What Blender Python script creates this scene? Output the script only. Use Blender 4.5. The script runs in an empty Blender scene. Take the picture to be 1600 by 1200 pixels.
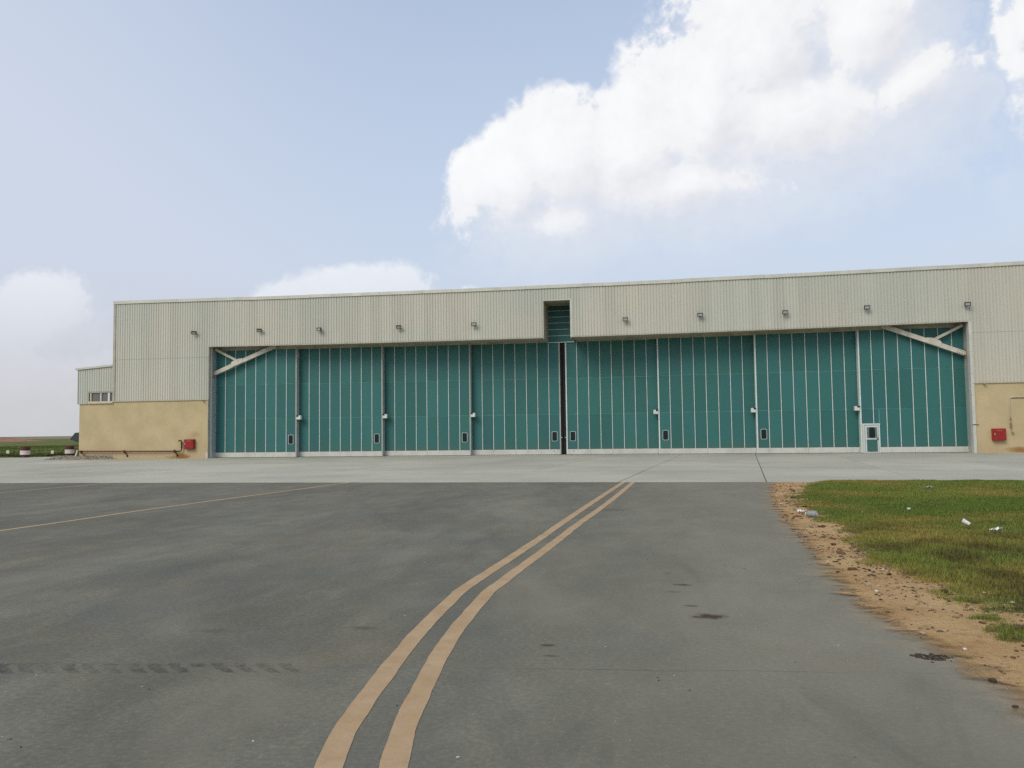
import bpy, bmesh, math, random
import numpy as np
from mathutils import Vector, Matrix, noise as mnoise

random.seed(7); rng = np.random.default_rng(7)
SC = bpy.context.scene
COL = SC.collection

# ------------------------------------------------------------------ camera
CAM_POS = Vector((7.2008, -60.6572, 2.006))
YAW, PITCH, ROLL = -0.1758, 0.0574, -0.0128
fw = Vector((math.sin(YAW)*math.cos(PITCH), math.cos(YAW)*math.cos(PITCH), math.sin(PITCH)))
rt = Vector((math.cos(YAW), -math.sin(YAW), 0.0)); up = rt.cross(fw)
r2 = rt*math.cos(ROLL) + up*math.sin(ROLL); u2 = up*math.cos(ROLL) - rt*math.sin(ROLL)
cam_data = bpy.data.cameras.new('camera'); cam = bpy.data.objects.new('camera', cam_data); COL.objects.link(cam)
cam.matrix_world = Matrix(((r2.x, u2.x, -fw.x, CAM_POS.x), (r2.y, u2.y, -fw.y, CAM_POS.y), (r2.z, u2.z, -fw.z, CAM_POS.z), (0, 0, 0, 1)))
cam_data.sensor_width = 36.0; cam_data.lens = 36.0*1254.78/1600.0
cam_data.clip_start = 0.1; cam_data.clip_end = 9000
SC.camera = cam

# ------------------------------------------------------------------ exposure
SC.view_settings.view_transform = 'Standard'; SC.view_settings.look = 'None'
SC.view_settings.exposure = 0.08; SC.view_settings.gamma = 1.0; SC.view_settings.use_curve_mapping = False

SC.render.engine = 'CYCLES'
cy = SC.cycles
cy.max_bounces = 4; cy.diffuse_bounces = 2; cy.glossy_bounces = 2; cy.transmission_bounces = 2; cy.transparent_max_bounces = 4
cy.use_adaptive_sampling = True; cy.adaptive_threshold = 0.012
cy.use_denoising = False; cy.caustics_reflective = False; cy.caustics_refractive = False

# ------------------------------------------------------------------ node helpers
def nd(nt, typ, ins=None, **props):
    n = nt.nodes.new(typ)
    for k, v in props.items(): setattr(n, k, v)
    for k, v in (ins or {}).items():
        s = n.inputs[k]
        if isinstance(v, bpy.types.NodeSocket): nt.links.new(v, s)
        else: s.default_value = v
    return n
def mth(nt, op, a, b=0.0, c=0.0, clamp=False):
    n = nt.nodes.new('ShaderNodeMath'); n.operation = op; n.use_clamp = clamp
    for i, v in enumerate((a, b, c)):
        if isinstance(v, bpy.types.NodeSocket): nt.links.new(v, n.inputs[i])
        else: n.inputs[i].default_value = v
    return n.outputs[0]
def vmth(nt, op, a, b=(0, 0, 0), out=0):
    n = nt.nodes.new('ShaderNodeVectorMath'); n.operation = op
    for i, v in enumerate((a, b)):
        if isinstance(v, bpy.types.NodeSocket): nt.links.new(v, n.inputs[i])
        else: n.inputs[i].default_value = v
    return n.outputs[out]
def rng_map(nt, v, a, b, c=0.0, d=1.0, smooth=True):
    n = nt.nodes.new('ShaderNodeMapRange'); n.interpolation_type = 'SMOOTHSTEP' if smooth else 'LINEAR'; n.clamp = True
    for k, x in (('Value', v), ('From Min', a), ('From Max', b), ('To Min', c), ('To Max', d)):
        if isinstance(x, bpy.types.NodeSocket): nt.links.new(x, n.inputs[k])
        else: n.inputs[k].default_value = x
    return n.outputs['Result']
def mixc(nt, f, a, b, blend='MIX'):
    n = nt.nodes.new('ShaderNodeMix'); n.data_type = 'RGBA'; n.blend_type = blend
    for i, v in ((0, f), (6, a), (7, b)):
        if isinstance(v, bpy.types.NodeSocket): nt.links.new(v, n.inputs[i])
        else: n.inputs[i].default_value = v if i == 0 else (tuple(v) + (1,) if len(v) == 3 else v)
    return n.outputs[2]
def noise(nt, vec, scale, detail=4.0, rough=0.55, dist=0.0, out='Fac', lac=2.0):
    n = nd(nt, 'ShaderNodeTexNoise', {'Vector': vec, 'Scale': scale, 'Detail': detail, 'Roughness': rough, 'Distortion': dist, 'Lacunarity': lac})
    return n.outputs[out]

# ------------------------------------------------------------------ world: hazy daylight with cumulus
SUN_DIR = Vector((-0.45, -0.85, 0.82)).normalized()       # towards the sun
SUN_EL = math.asin(SUN_DIR.z); SUN_AZ = math.atan2(SUN_DIR.x, SUN_DIR.y)
world = bpy.data.worlds.new('World'); SC.world = world; world.use_nodes = True
wt = world.node_tree; wt.nodes.clear()
world.cycles.sampling_method = 'MANUAL'; world.cycles.sample_map_resolution = 256

# azimuth, elevation, half width, half height of the cumulus lobes
LOBES = [(-0.172, 0.290, .085, .072), (-0.110, 0.322, .105, .085), (-0.025, 0.325, .110, .085), (0.070, 0.365, .120, .115), (0.145, 0.435, .125, .120), (0.255, 0.430, .095, .100),
         (0.180, 0.355, .160, .090), (0.030, 0.290, .200, .065), (-0.120, 0.255, .125, .056), (0.300, 0.376, .095, .058), (0.410, 0.366, .050, .080, 0.45), (0.425, 0.405, .050, .050, 0.45),
         (-0.440, 0.146, .050, .038), (-0.360, 0.148, .095, .056), (-0.222, 0.140, .034, .036), (-0.705, 0.120, .060, .060), (-0.735, 0.055, .170, .085)]
def cloud_group():
    g = bpy.data.node_groups.new('cloud_density', 'ShaderNodeTree')
    g.interface.new_socket('AzEl', in_out='INPUT', socket_type='NodeSocketVector')
    g.interface.new_socket('Dir', in_out='INPUT', socket_type='NodeSocketVector')
    g.interface.new_socket('Density', in_out='OUTPUT', socket_type='NodeSocketFloat')
    gi = g.nodes.new('NodeGroupInput'); go = g.nodes.new('NodeGroupOutput')
    val = None
    for a, e, ra, re, *kx in LOBES:
        d = vmth(g, 'MULTIPLY_ADD', gi.outputs['AzEl'], (1/ra, 1/re, 0))
        d.node.inputs[2].default_value = (-a/ra, -e/re, 0)
        kk = kx[0] if kx else min(1.0, 0.35 + re/0.11)
        v = mth(g, 'MULTIPLY_ADD', vmth(g, 'LENGTH', d, out=1), -kk, kk)
        val = v if val is None else mth(g, 'SMOOTH_MAX', val, v, 0.25)
    val = mth(g, 'MAXIMUM', val, -1.5)
    n1 = noise(g, gi.outputs['Dir'], 13.0, 6, 0.54, 0.0)
    n2 = noise(g, gi.outputs['Dir'], 40.0, 3, 0.55, 0.0)
    bil = mth(g, 'ABSOLUTE', mth(g, 'SUBTRACT', n2, 0.5))
    t = mth(g, 'MULTIPLY_ADD', n1, 1.5, -0.50)
    b = mth(g, 'MULTIPLY_ADD', bil, -0.8, 0.08)
    val = mth(g, 'ADD', mth(g, 'ADD', mth(g, 'MULTIPLY', val, 1.9), t), b)
    g.links.new(val, go.inputs['Density'])
    return g
CG = cloud_group()
gen = nd(wt, 'ShaderNodeTexCoord').outputs['Generated']
sx = nd(wt, 'ShaderNodeSeparateXYZ', {0: gen})
az = mth(wt, 'ARCTAN2', sx.outputs[0], sx.outputs[1])
az = mth(wt, 'SUBTRACT', mth(wt, 'PINGPONG', mth(wt, 'ADD', az, 0.96 + 2*math.pi), math.pi/2), 0.96)
el = mth(wt, 'ARCSINE', sx.outputs[2])
azel = nd(wt, 'ShaderNodeCombineXYZ', {0: az, 1: el, 2: 0.0}).outputs[0]
def cgroup(offs, doff):
    n = wt.nodes.new('ShaderNodeGroup'); n.node_tree = CG
    wt.links.new(vmth(wt, 'ADD', azel, offs) if any(offs) else azel, n.inputs['AzEl'])
    wt.links.new(vmth(wt, 'ADD', gen, doff) if any(doff) else gen, n.inputs['Dir'])
    return n.outputs['Density']
D0 = cgroup((0, 0, 0), (0, 0, 0))
D1 = cgroup((-0.018, 0.020, 0), (-0.018, 0, 0.020))
lit = mth(wt, 'SUBTRACT', D0, D1)
face = rng_map(wt, lit, -0.95, 0.95)
edge_w = rng_map(wt, face, 0.38, 0.80, 1.8, 0.42)
alpha = rng_map(wt, D0, 0.0, edge_w)
fringe = mth(wt, 'MULTIPLY', rng_map(wt, D0, -0.9, 1.1), rng_map(wt, face, 0.25, 0.62, 0.60, 0.0))
alpha = mth(wt, 'MAXIMUM', alpha, fringe)
low_haze = rng_map(wt, el, 0.04, 0.34, 0.15, 0.97)
alpha = mth(wt, 'MULTIPLY', alpha, low_haze)
cl_col = mixc(wt, face, (0.75, 0.75, 0.78), (0.93, 0.935, 0.94))
sky = nd(wt, 'ShaderNodeTexSky', sky_type='NISHITA')
sky.sun_disc = False; sky.sun_elevation = SUN_EL; sky.sun_rotation = SUN_AZ
sky.altitude = 100; sky.air_density = 1.6; sky.dust_density = 1.0; sky.ozone_density = 6.0
blue = vmth(wt, 'SCALE', sky.outputs[0]); blue.node.inputs['Scale'].default_value = 0.15
hz = rng_map(wt, el, 0.0, 0.52, 1.0, 0.58, False)
hz = mth(wt, 'ADD', hz, rng_map(wt, az, -0.25, -0.90, 0.0, 0.30), clamp=True)
haze_col = mixc(wt, rng_map(wt, el, 0.0, 0.22), (0.535, 0.545, 0.57), (0.585, 0.645, 0.765))
base = mixc(wt, hz, blue, haze_col)
col = mixc(wt, alpha, base, cl_col)
bg = nd(wt, 'ShaderNodeBackground', {'Color': col, 'Strength': 1.0})
out = nd(wt, 'ShaderNodeOutputWorld'); wt.links.new(bg.outputs[0], out.inputs[0])

# ------------------------------------------------------------------ sun, veiled by thin cloud
sd = bpy.data.lights.new('sun', 'SUN'); sd.energy = 1.5; sd.angle = math.radians(30); sd.color = (1.0, 0.92, 0.78)
so = bpy.data.objects.new('sun', sd); COL.objects.link(so)
so.rotation_euler = (-SUN_DIR).to_track_quat('-Z', 'Y').to_euler()

# ------------------------------------------------------------------ materials
def new_mat(name):
    m = bpy.data.materials.new(name); m.use_nodes = True
    nt = m.node_tree; nt.nodes.clear()
    o = nt.nodes.new('ShaderNodeOutputMaterial'); p = nt.nodes.new('ShaderNodeBsdfPrincipled')
    nt.links.new(p.outputs[0], o.inputs[0])
    pos = nt.nodes.new('ShaderNodeNewGeometry').outputs['Position']
    return m, nt, p, pos
def setc(nt, p, c):
    if isinstance(c, bpy.types.NodeSocket): nt.links.new(c, p.inputs['Base Color'])
    else: p.inputs['Base Color'].default_value = tuple(c) + (1,)
def bump(nt, p, h, strength=0.3, dist=0.01):
    b = nd(nt, 'ShaderNodeBump', {'Strength': strength, 'Distance': dist, 'Height': h}); nt.links.new(b.outputs[0], p.inputs['Normal'])
def scaled(nt, pos, s): return vmth(nt, 'MULTIPLY', pos, s)

def simple(name, c, rough=0.5, var=0.12, scale=3.0, metal=0.0, spec=0.4, grime=0.0):
    m, nt, p, pos = new_mat(name)
    n = noise(nt, pos, scale, 5, 0.6)
    a = tuple(x*(1-var) for x in c); b = tuple(min(1, x*(1+var)) for x in c)
    col = mixc(nt, rng_map(nt, n, 0.3, 0.7), a, b)
    if grime > 0:
        g = noise(nt, scaled(nt, pos, (1.5, 1.5, 0.35)), 2.3, 6, 0.65)
        col = mixc(nt, rng_map(nt, g, 0.52, 0.75, 0, grime), col, tuple(x*0.55 + y for x, y in zip(c, (0.03, 0.02, 0.005))))
    setc(nt, p, col); p.inputs['Roughness'].default_value = rough; p.inputs['Metallic'].default_value = metal
    p.inputs['Specular IOR Level'].default_value = spec
    return m
M = {}
def mk_cladding():
    m, nt, p, pos = new_mat('cladding')
    big = noise(nt, pos, 0.11, 3, 0.5)
    c = mixc(nt, rng_map(nt, big, 0.35, 0.65), (0.512, 0.523, 0.445), (0.567, 0.535, 0.439))
    st = noise(nt, scaled(nt, pos, (2.6, 2.6, 0.10)), 1.7, 6, 0.6)
    c = mixc(nt, rng_map(nt, st, 0.45, 0.75, 0, 0.35), c, (0.405, 0.385, 0.308))
    sp = nd(nt, 'ShaderNodeSeparateXYZ', {0: pos})
    sheet = nd(nt, 'ShaderNodeTexWhiteNoise', {'W': mth(nt, 'FLOOR', mth(nt, 'DIVIDE', sp.outputs[0], 0.88))}, noise_dimensions='1D').outputs['Value']
    hs = nd(nt, 'ShaderNodeHueSaturation', {'Value': rng_map(nt, sheet, 0, 1, 0.95, 1.05, False), 'Color': c})
    # rust runs below the coping and at sheet feet
    rn = noise(nt, scaled(nt, pos, (1.3, 1.3, 0.25)), 1.1, 6, 0.7)
    c = mixc(nt, rng_map(nt, rn, 0.64, 0.80, 0, 0.45), hs.outputs[0], (0.405, 0.279, 0.160))
    setc(nt, p, c); p.inputs['Roughness'].default_value = 0.48; p.inputs['Specular IOR Level'].default_value = 0.35
    return m
def mk_plaster():
    m, nt, p, pos = new_mat('plaster')
    a = noise(nt, pos, 0.55, 5, 0.6); b = noise(nt, pos, 4.0, 6, 0.7); f = noise(nt, pos, 45, 3, 0.6)
    c = mixc(nt, rng_map(nt, a, 0.3, 0.7), (0.492, 0.400, 0.227), (0.576, 0.462, 0.271))
    c = mixc(nt, rng_map(nt, b, 0.5, 0.8, 0, 0.30), c, (0.418, 0.322, 0.187))
    sp = nd(nt, 'ShaderNodeSeparateXYZ', {0: pos})
    low = rng_map(nt, mth(nt, 'ADD', sp.outputs[2], mth(nt, 'MULTIPLY', mth(nt, 'SUBTRACT', b, 0.5), 1.6)), 0.0, 0.95, 0.55, 0.0)
    c = mixc(nt, low, c, (0.482, 0.358, 0.227))
    st = noise(nt, scaled(nt, pos, (1.4, 1.4, 0.09)), 1.5, 5, 0.6)
    c = mixc(nt, rng_map(nt, st, 0.55, 0.78, 0, 0.28), c, (0.398, 0.301, 0.177))
    for (x, z, rx, rz, k) in ((-31.3, 0.18, 0.95, 0.34, 0.95), (-31.9, 0.12, 1.3, 0.22, 0.55), (31.9, 0.20, 1.2, 0.30, 0.8), (33.2, 0.15, 1.6, 0.34, 0.75), (-30.1, 2.0, 0.7, 0.35, 0.25)):
        d = nd(nt, 'ShaderNodeCombineXYZ', {0: mth(nt, 'DIVIDE', mth(nt, 'SUBTRACT', sp.outputs[0], x), rx), 1: mth(nt, 'DIVIDE', mth(nt, 'SUBTRACT', sp.outputs[2], z), rz), 2: 0.0}).outputs[0]
        l = mth(nt, 'ADD', vmth(nt, 'LENGTH', d, out=1), mth(nt, 'MULTIPLY', mth(nt, 'SUBTRACT', b, 0.5), 1.3))
        c = mixc(nt, rng_map(nt, l, 0.25, 1.0, k, 0.0), c, (0.283, 0.134, 0.039))
    setc(nt, p, c); p.inputs['Roughness'].default_value = 0.92; p.inputs['Specular IOR Level'].default_value = 0.15
    bump(nt, p, f, 0.4, 0.01)
    return m
def mk_teal():
    m, nt, p, pos = new_mat('teal_panel')
    oi = nt.nodes.new('ShaderNodeObjectInfo')
    c = mixc(nt, rng_map(nt, noise(nt, pos, 0.5, 4, 0.6), 0.3, 0.7), (0.031, 0.144, 0.123), (0.032, 0.142, 0.141))
    c = mixc(nt, rng_map(nt, noise(nt, scaled(nt, pos, (2, 2, 0.15)), 1.3, 6, 0.65), 0.5, 0.8, 0, 0.35), c, (0.068, 0.152, 0.127))
    hs = nd(nt, 'ShaderNodeHueSaturation', {'Value': rng_map(nt, oi.outputs['Random'], 0, 1, 0.90, 1.11, False), 'Color': c})
    sp = nd(nt, 'ShaderNodeSeparateXYZ', {0: pos})
    g = mth(nt, 'ADD', sp.outputs[2], mth(nt, 'MULTIPLY', noise(nt, pos, 1.2, 5, 0.65), 2.4))
    c = mixc(nt, rng_map(nt, g, 1.2, 2.6, 0.30, 0.0), hs.outputs[0], (0.112, 0.123, 0.090))
    setc(nt, p, c); p.inputs['Roughness'].default_value = 0.48; p.inputs['Specular IOR Level'].default_value = 0.38
    bump(nt, p, noise(nt, pos, 1.4, 2, 0.5), 0.25, 0.01)
    return m
def mk_concrete():
    m, nt, p, pos = new_mat('concrete')
    oi = nt.nodes.new('ShaderNodeObjectInfo')
    a = noise(nt, pos, 0.16, 5, 0.6, 0.4); b = noise(nt, pos, 1.6, 6, 0.65); f = noise(nt, pos, 40, 4, 0.7)
    c = mixc(nt, rng_map(nt, a, 0.3, 0.7), (0.397, 0.385, 0.306), (0.499, 0.468, 0.368))
    c = mixc(nt, rng_map(nt, b, 0.5, 0.78, 0, 0.35), c, (0.318, 0.301, 0.237))
    hs = nd(nt, 'ShaderNodeHueSaturation', {'Value': rng_map(nt, oi.outputs['Random'], 0, 1, 0.94, 1.06, False), 'Color': c})
    sp = nd(nt, 'ShaderNodeSeparateXYZ', {0: pos})
    # faint tyre arcs swept by towing tractors
    tr = noise(nt, scaled(nt, pos, (0.12, 0.55, 1)), 1.0, 5, 0.6, 0.8)
    c = mixc(nt, rng_map(nt, tr, 0.56, 0.68, 0, 0.30), hs.outputs[0], (0.274, 0.258, 0.206))
    c = mixc(nt, rng_map(nt, f, 0.4, 0.7, 0.0, 0.25), c, (0.346, 0.329, 0.262))
    setc(nt, p, c); p.inputs['Roughness'].default_value = 0.9; p.inputs['Specular IOR Level'].default_value = 0.12
    bump(nt, p, f, 0.25, 0.006)
    return m
def mk_asphalt():
    m, nt, p, pos = new_mat('asphalt')
    big = noise(nt, scaled(nt, pos, (1.0, 0.42, 1)), 0.30, 6, 0.62, 0.6)
    mid = noise(nt, scaled(nt, pos, (1.0, 0.55, 1)), 1.5, 8, 0.70, 0.5)
    fine = noise(nt, pos, 21, 5, 0.78); grit = noise(nt, pos, 110, 3, 0.7)
    c = mixc(nt, rng_map(nt, big, 0.22, 0.78), (0.140, 0.132, 0.102), (0.242, 0.231, 0.177))
    c = mixc(nt, rng_map(nt, mid, 0.34, 0.60, 0.34, 0.0), c, (0.106, 0.102, 0.080))
    c = mixc(nt, rng_map(nt, mid, 0.52, 0.76, 0.0, 0.55), c, (0.263, 0.245, 0.183))
    tint = noise(nt, pos, 0.42, 4, 0.6, 0.3)
    c = mixc(nt, rng_map(nt, tint, 0.52, 0.74, 0, 0.45), c, (0.235, 0.190, 0.116))
    tint2 = noise(nt, vmth(nt, 'ADD', pos, (31, 17, 5)), 0.6, 4, 0.6)
    c = mixc(nt, rng_map(nt, tint2, 0.50, 0.72, 0, 0.45), c, (0.140, 0.149, 0.135))
    c = mixc(nt, rng_map(nt, fine, 0.36, 0.64, 0.42, 0.0), c, (0.083, 0.078, 0.057))
    c = mixc(nt, rng_map(nt, fine, 0.54, 0.76, 0.0, 0.45), c, (0.306, 0.282, 0.208))
    c = mixc(nt, rng_map(nt, grit, 0.58, 0.72, 0.0, 0.5), c, (0.383, 0.357, 0.265))
    c = mixc(nt, rng_map(nt, grit, 0.26, 0.40, 0.55, 0.0), c, (0.064, 0.059, 0.045))
    # worn film of dust in broad drifting patches
    film = noise(nt, scaled(nt, pos, (1.0, 0.45, 1)), 0.24, 5, 0.6, 1.0)
    c = mixc(nt, rng_map(nt, film, 0.50, 0.70, 0.0, 0.30), c, (0.278, 0.251, 0.194))
    film2 = noise(nt, vmth(nt, 'ADD', scaled(nt, pos, (1.0, 0.40, 1)), (71, 13, 0)), 0.5, 6, 0.65, 0.8)
    c = mixc(nt, rng_map(nt, film2, 0.52, 0.72, 0.0, 0.24), c, (0.101, 0.108, 0.110))
    # the lane right of the painted lines is dustier
    rl = mth(nt, 'ADD', nd(nt, 'ShaderNodeSeparateXYZ', {0: pos}).outputs[0], mth(nt, 'MULTIPLY', mth(nt, 'SUBTRACT', film, 0.5), 9.0))
    c = mixc(nt, rng_map(nt, rl, 3.5, 9.0, 0.0, 0.45), c, (0.266, 0.244, 0.180))
    # pale stone chips
    vo = nd(nt, 'ShaderNodeTexVoronoi', {'Vector': pos, 'Scale': 9.0, 'Randomness': 1.0})
    chip = mth(nt, 'MULTIPLY', mth(nt, 'LESS_THAN', vo.outputs['Distance'], 0.045), mth(nt, 'GREATER_THAN', nd(nt, 'ShaderNodeSeparateXYZ', {0: vo.outputs['Color']}).outputs[0], 0.86))
    c = mixc(nt, mth(nt, 'MULTIPLY', chip, 0.75), c, (0.597, 0.549, 0.403))
    sp = nd(nt, 'ShaderNodeSeparateXYZ', {0: pos})
    X, Y = sp.outputs[0], sp.outputs[1]
    # paving-lane joints across the taxiway and hairline cracks
    wob = mth(nt, 'MULTIPLY', mth(nt, 'SUBTRACT', noise(nt, pos, 1.7, 5, 0.6), 0.5), 0.16)
    brk = rng_map(nt, noise(nt, pos, 0.9, 3, 0.6), 0.35, 0.6, 0.15, 0.8)
    for (yy, sl, w) in ((-54.45, 0.096, 0.007), (-49.9, 0.02, 0.006), (-43.2, 0.03, 0.010)):
        d = mth(nt, 'ABSOLUTE', mth(nt, 'SUBTRACT', mth(nt, 'ADD', Y, wob), mth(nt, 'ADD', mth(nt, 'MULTIPLY', X, sl), yy)))
        c = mixc(nt, mth(nt, 'MULTIPLY', rng_map(nt, d, w*0.5, w*2.2, 0.5, 0.0), brk), c, (0.071, 0.066, 0.053))
    # dark tyre sweeps
    tr = noise(nt, scaled(nt, pos, (1.3, 0.30, 1)), 0.75, 6, 0.62, 0.9)
    c = mixc(nt, rng_map(nt, tr, 0.57, 0.72, 0, 0.30), c, (0.102, 0.100, 0.086))
    # oily brown drips
    drip_n = noise(nt, pos, 6, 4, 0.65)
    for (x, y, rx, ry, k) in ((7.71, -51.75, 0.24, 0.15, 0.9), (7.50, -50.03, 0.15, 0.09, 0.75), (7.55, -51.25, 0.12, 0.06, 0.6), (6.16, -53.11, 0.09, 0.06, 0.7), (6.24, -53.45, 0.10, 0.05, 0.4),
                              (4.2, -52.7, 0.22, 0.10, 0.35), (2.7, -53.0, 0.30, 0.12, 0.25), (7.3, -49.2, 0.12, 0.06, 0.4), (5.9, -40.5, 0.8, 0.4, 0.25), (7.36, -50.5, 0.12, 0.05, 0.45)):
        d = nd(nt, 'ShaderNodeCombineXYZ', {0: mth(nt, 'DIVIDE', mth(nt, 'SUBTRACT', X, x), rx), 1: mth(nt, 'DIVIDE', mth(nt, 'SUBTRACT', Y, y), ry), 2: 0.0}).outputs[0]
        l = mth(nt, 'ADD', vmth(nt, 'LENGTH', d, out=1), mth(nt, 'MULTIPLY', mth(nt, 'SUBTRACT', drip_n, 0.5), 1.8))
        c = mixc(nt, rng_map(nt, l, 0.35, 1.0, k, 0.0), c, (0.057, 0.036, 0.017))
    # blown sand from the verge
    du = nd(nt, 'ShaderNodeAttribute', attribute_name='dust').outputs['Fac']
    dn = noise(nt, scaled(nt, pos, (0.7, 1.5, 1)), 1.1, 8, 0.72, 0.7)
    dd = mth(nt, 'ADD', du, mth(nt, 'MULTIPLY', mth(nt, 'SUBTRACT', dn, 0.5), 1.7))
    c = mixc(nt, rng_map(nt, dd, 0.25, 1.05, 0, 0.95), c, mixc(nt, rng_map(nt, fine, 0.3, 0.7), (0.304, 0.221, 0.132), (0.406, 0.299, 0.189)))
    setc(nt, p, c); p.inputs['Roughness'].default_value = 0.92; p.inputs['Specular IOR Level'].default_value = 0.12
    bump(nt, p, mth(nt, 'ADD', fine, mth(nt, 'MULTIPLY', grit, 0.5)), 0.5, 0.010)
    return m
def mk_line():
    m, nt, p, pos = new_mat('line_paint')
    a = noise(nt, pos, 2.2, 6, 0.65); f = noise(nt, pos, 60, 4, 0.7); s = noise(nt, pos, 7.0, 5, 0.7)
    c = mixc(nt, rng_map(nt, a, 0.3, 0.7), (0.409, 0.272, 0.141), (0.487, 0.342, 0.197))
    c = mixc(nt, rng_map(nt, f, 0.50, 0.72, 0, 0.40), c, (0.221, 0.157, 0.096))
    c = mixc(nt, rng_map(nt, s, 0.56, 0.78, 0, 0.55), c, (0.243, 0.191, 0.133))
    setc(nt, p, c); p.inputs['Roughness'].default_value = 0.85; p.inputs['Specular IOR Level'].default_value = 0.25
    return m
def mk_verge():
    m, nt, p, pos = new_mat('sandy_soil')
    a = noise(nt, pos, 0.8, 6, 0.6); b = noise(nt, pos, 5.0, 6, 0.7); f = noise(nt, pos, 45, 4, 0.7)
    c = mixc(nt, rng_map(nt, a, 0.3, 0.7), (0.472, 0.286, 0.123), (0.604, 0.399, 0.193))
    c = mixc(nt, rng_map(nt, b, 0.50, 0.75, 0, 0.6), c, (0.341, 0.210, 0.093))
    v2 = noise(nt, pos, 14, 5, 0.72)
    c = mixc(nt, rng_map(nt, v2, 0.54, 0.70, 0, 0.6), c, (0.234, 0.154, 0.081))
    c = mixc(nt, rng_map(nt, v2, 0.30, 0.44, 0.5, 0.0), c, (0.586, 0.426, 0.221))
    c = mixc(nt, rng_map(nt, f, 0.52, 0.75, 0, 0.5), c, (0.262, 0.159, 0.074))
    gr = nd(nt, 'ShaderNodeAttribute', attribute_name='green').outputs['Fac']
    gg = mth(nt, 'ADD', gr, mth(nt, 'MULTIPLY', mth(nt, 'SUBTRACT', b, 0.5), 0.5))
    soil = mixc(nt, rng_map(nt, b, 0.35, 0.65), (0.066, 0.070, 0.018), (0.132, 0.108, 0.035))
    c = mixc(nt, rng_map(nt, gg, 0.62, 0.95), c, soil)
    # the sand thins out over the tarmac edge
    cov = nd(nt, 'ShaderNodeAttribute', attribute_name='cover').outputs['Fac']
    cn = noise(nt, scaled(nt, pos, (0.9, 1.5, 1)), 2.0, 8, 0.74, 0.6)
    al = rng_map(nt, mth(nt, 'ADD', cov, mth(nt, 'MULTIPLY', mth(nt, 'SUBTRACT', cn, 0.5), 1.5)), 0.34, 0.80)
    tr_ = nt.nodes.new('ShaderNodeBsdfTransparent'); mx_ = nt.nodes.new('ShaderNodeMixShader')
    nt.links.new(al, mx_.inputs[0]); nt.links.new(tr_.outputs[0], mx_.inputs[1]); nt.links.new(p.outputs[0], mx_.inputs[2])
    nt.links.new(mx_.outputs[0], [n for n in nt.nodes if n.type == 'OUTPUT_MATERIAL'][0].inputs[0])
    setc(nt, p, c); p.inputs['Roughness'].default_value = 0.95; p.inputs['Specular IOR Level'].default_value = 0.1
    bump(nt, p, mth(nt, 'ADD', mth(nt, 'ADD', b, v2), mth(nt, 'MULTIPLY', f, 0.4)), 0.9, 0.05)
    return m
def mk_attr(name, rough=0.8, trans=False, spec=0.2):
    m, nt, p, pos = new_mat(name)
    a = nd(nt, 'ShaderNodeAttribute', attribute_name='tone')
    setc(nt, p, a.outputs['Color']); p.inputs['Roughness'].default_value = rough; p.inputs['Specular IOR Level'].default_value = spec
    return m
def mk_field():
    m, nt, p, pos = new_mat('field')
    a = noise(nt, pos, 0.06, 5, 0.6); b = noise(nt, pos, 0.5, 6, 0.65)
    c = mixc(nt, rng_map(nt, a, 0.35, 0.65), (0.100, 0.135, 0.030), (0.165, 0.155, 0.048))
    c = mixc(nt, rng_map(nt, b, 0.4, 0.7, 0, 0.5), c, (0.065, 0.085, 0.022))
    sp = nd(nt, 'ShaderNodeSeparateXYZ', {0: pos})
    far = rng_map(nt, mth(nt, 'ADD', sp.outputs[1], mth(nt, 'MULTIPLY', a, 90)), 420, 560)
    c = mixc(nt, far, c, (0.24, 0.20, 0.12))
    setc(nt, p, c); p.inputs['Roughness'].default_value = 0.95; p.inputs['Specular IOR Level'].default_value = 0.1
    return m
def mk_glass(name, c, rough=0.08):
    m, nt, p, pos = new_mat(name)
    setc(nt, p, c); p.inputs['Roughness'].default_value = rough; p.inputs['Specular IOR Level'].default_value = 0.5
    bump(nt, p, noise(nt, pos, 2.0, 2), 0.05, 0.01)
    return m
def mk_rubber_mark():
    m, nt, p, pos = new_mat('tyre_print')
    setc(nt, p, (0.045, 0.044, 0.043)); p.inputs['Roughness'].default_value = 0.9
    tr = nt.nodes.new('ShaderNodeBsdfTransparent'); mx = nt.nodes.new('ShaderNodeMixShader')
    f = noise(nt, pos, 16, 6, 0.75); g = noise(nt, pos, 2.2, 3, 0.6)
    k = mth(nt, 'MULTIPLY', rng_map(nt, f, 0.34, 0.66, 0.0, 0.52), rng_map(nt, g, 0.32, 0.66, 0.25, 1.0))
    nt.links.new(k, mx.inputs[0]); nt.links.new(tr.outputs[0], mx.inputs[1]); nt.links.new(p.outputs[0], mx.inputs[2])
    o = [n for n in nt.nodes if n.type == 'OUTPUT_MATERIAL'][0]; nt.links.new(mx.outputs[0], o.inputs[0])
    return m
M['cladding'] = mk_cladding(); M['plaster'] = mk_plaster(); M['teal'] = mk_teal(); M['concrete'] = mk_concrete(); M['asphalt'] = mk_asphalt()
M['line'] = mk_line(); M['verge'] = mk_verge(); M['grass'] = mk_attr('grass_blades', 0.6, spec=0.15); M['stones'] = mk_attr('stones', 0.9); M['field'] = mk_field()
M['print'] = mk_rubber_mark()
M['seam'] = simple('teal_seam', (0.11, 0.30, 0.25), 0.6, 0.2, 2.0)
M['coreshade'] = simple('shadowed_door_core', (0.020, 0.075, 0.062), 0.7, 0.15, 2.0)  # core darkened: recess shade beside the mullions is put into the colour
M['white'] = simple('white_profile', (0.62, 0.68, 0.64), 0.42, 0.08, 3, grime=0.25)
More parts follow.
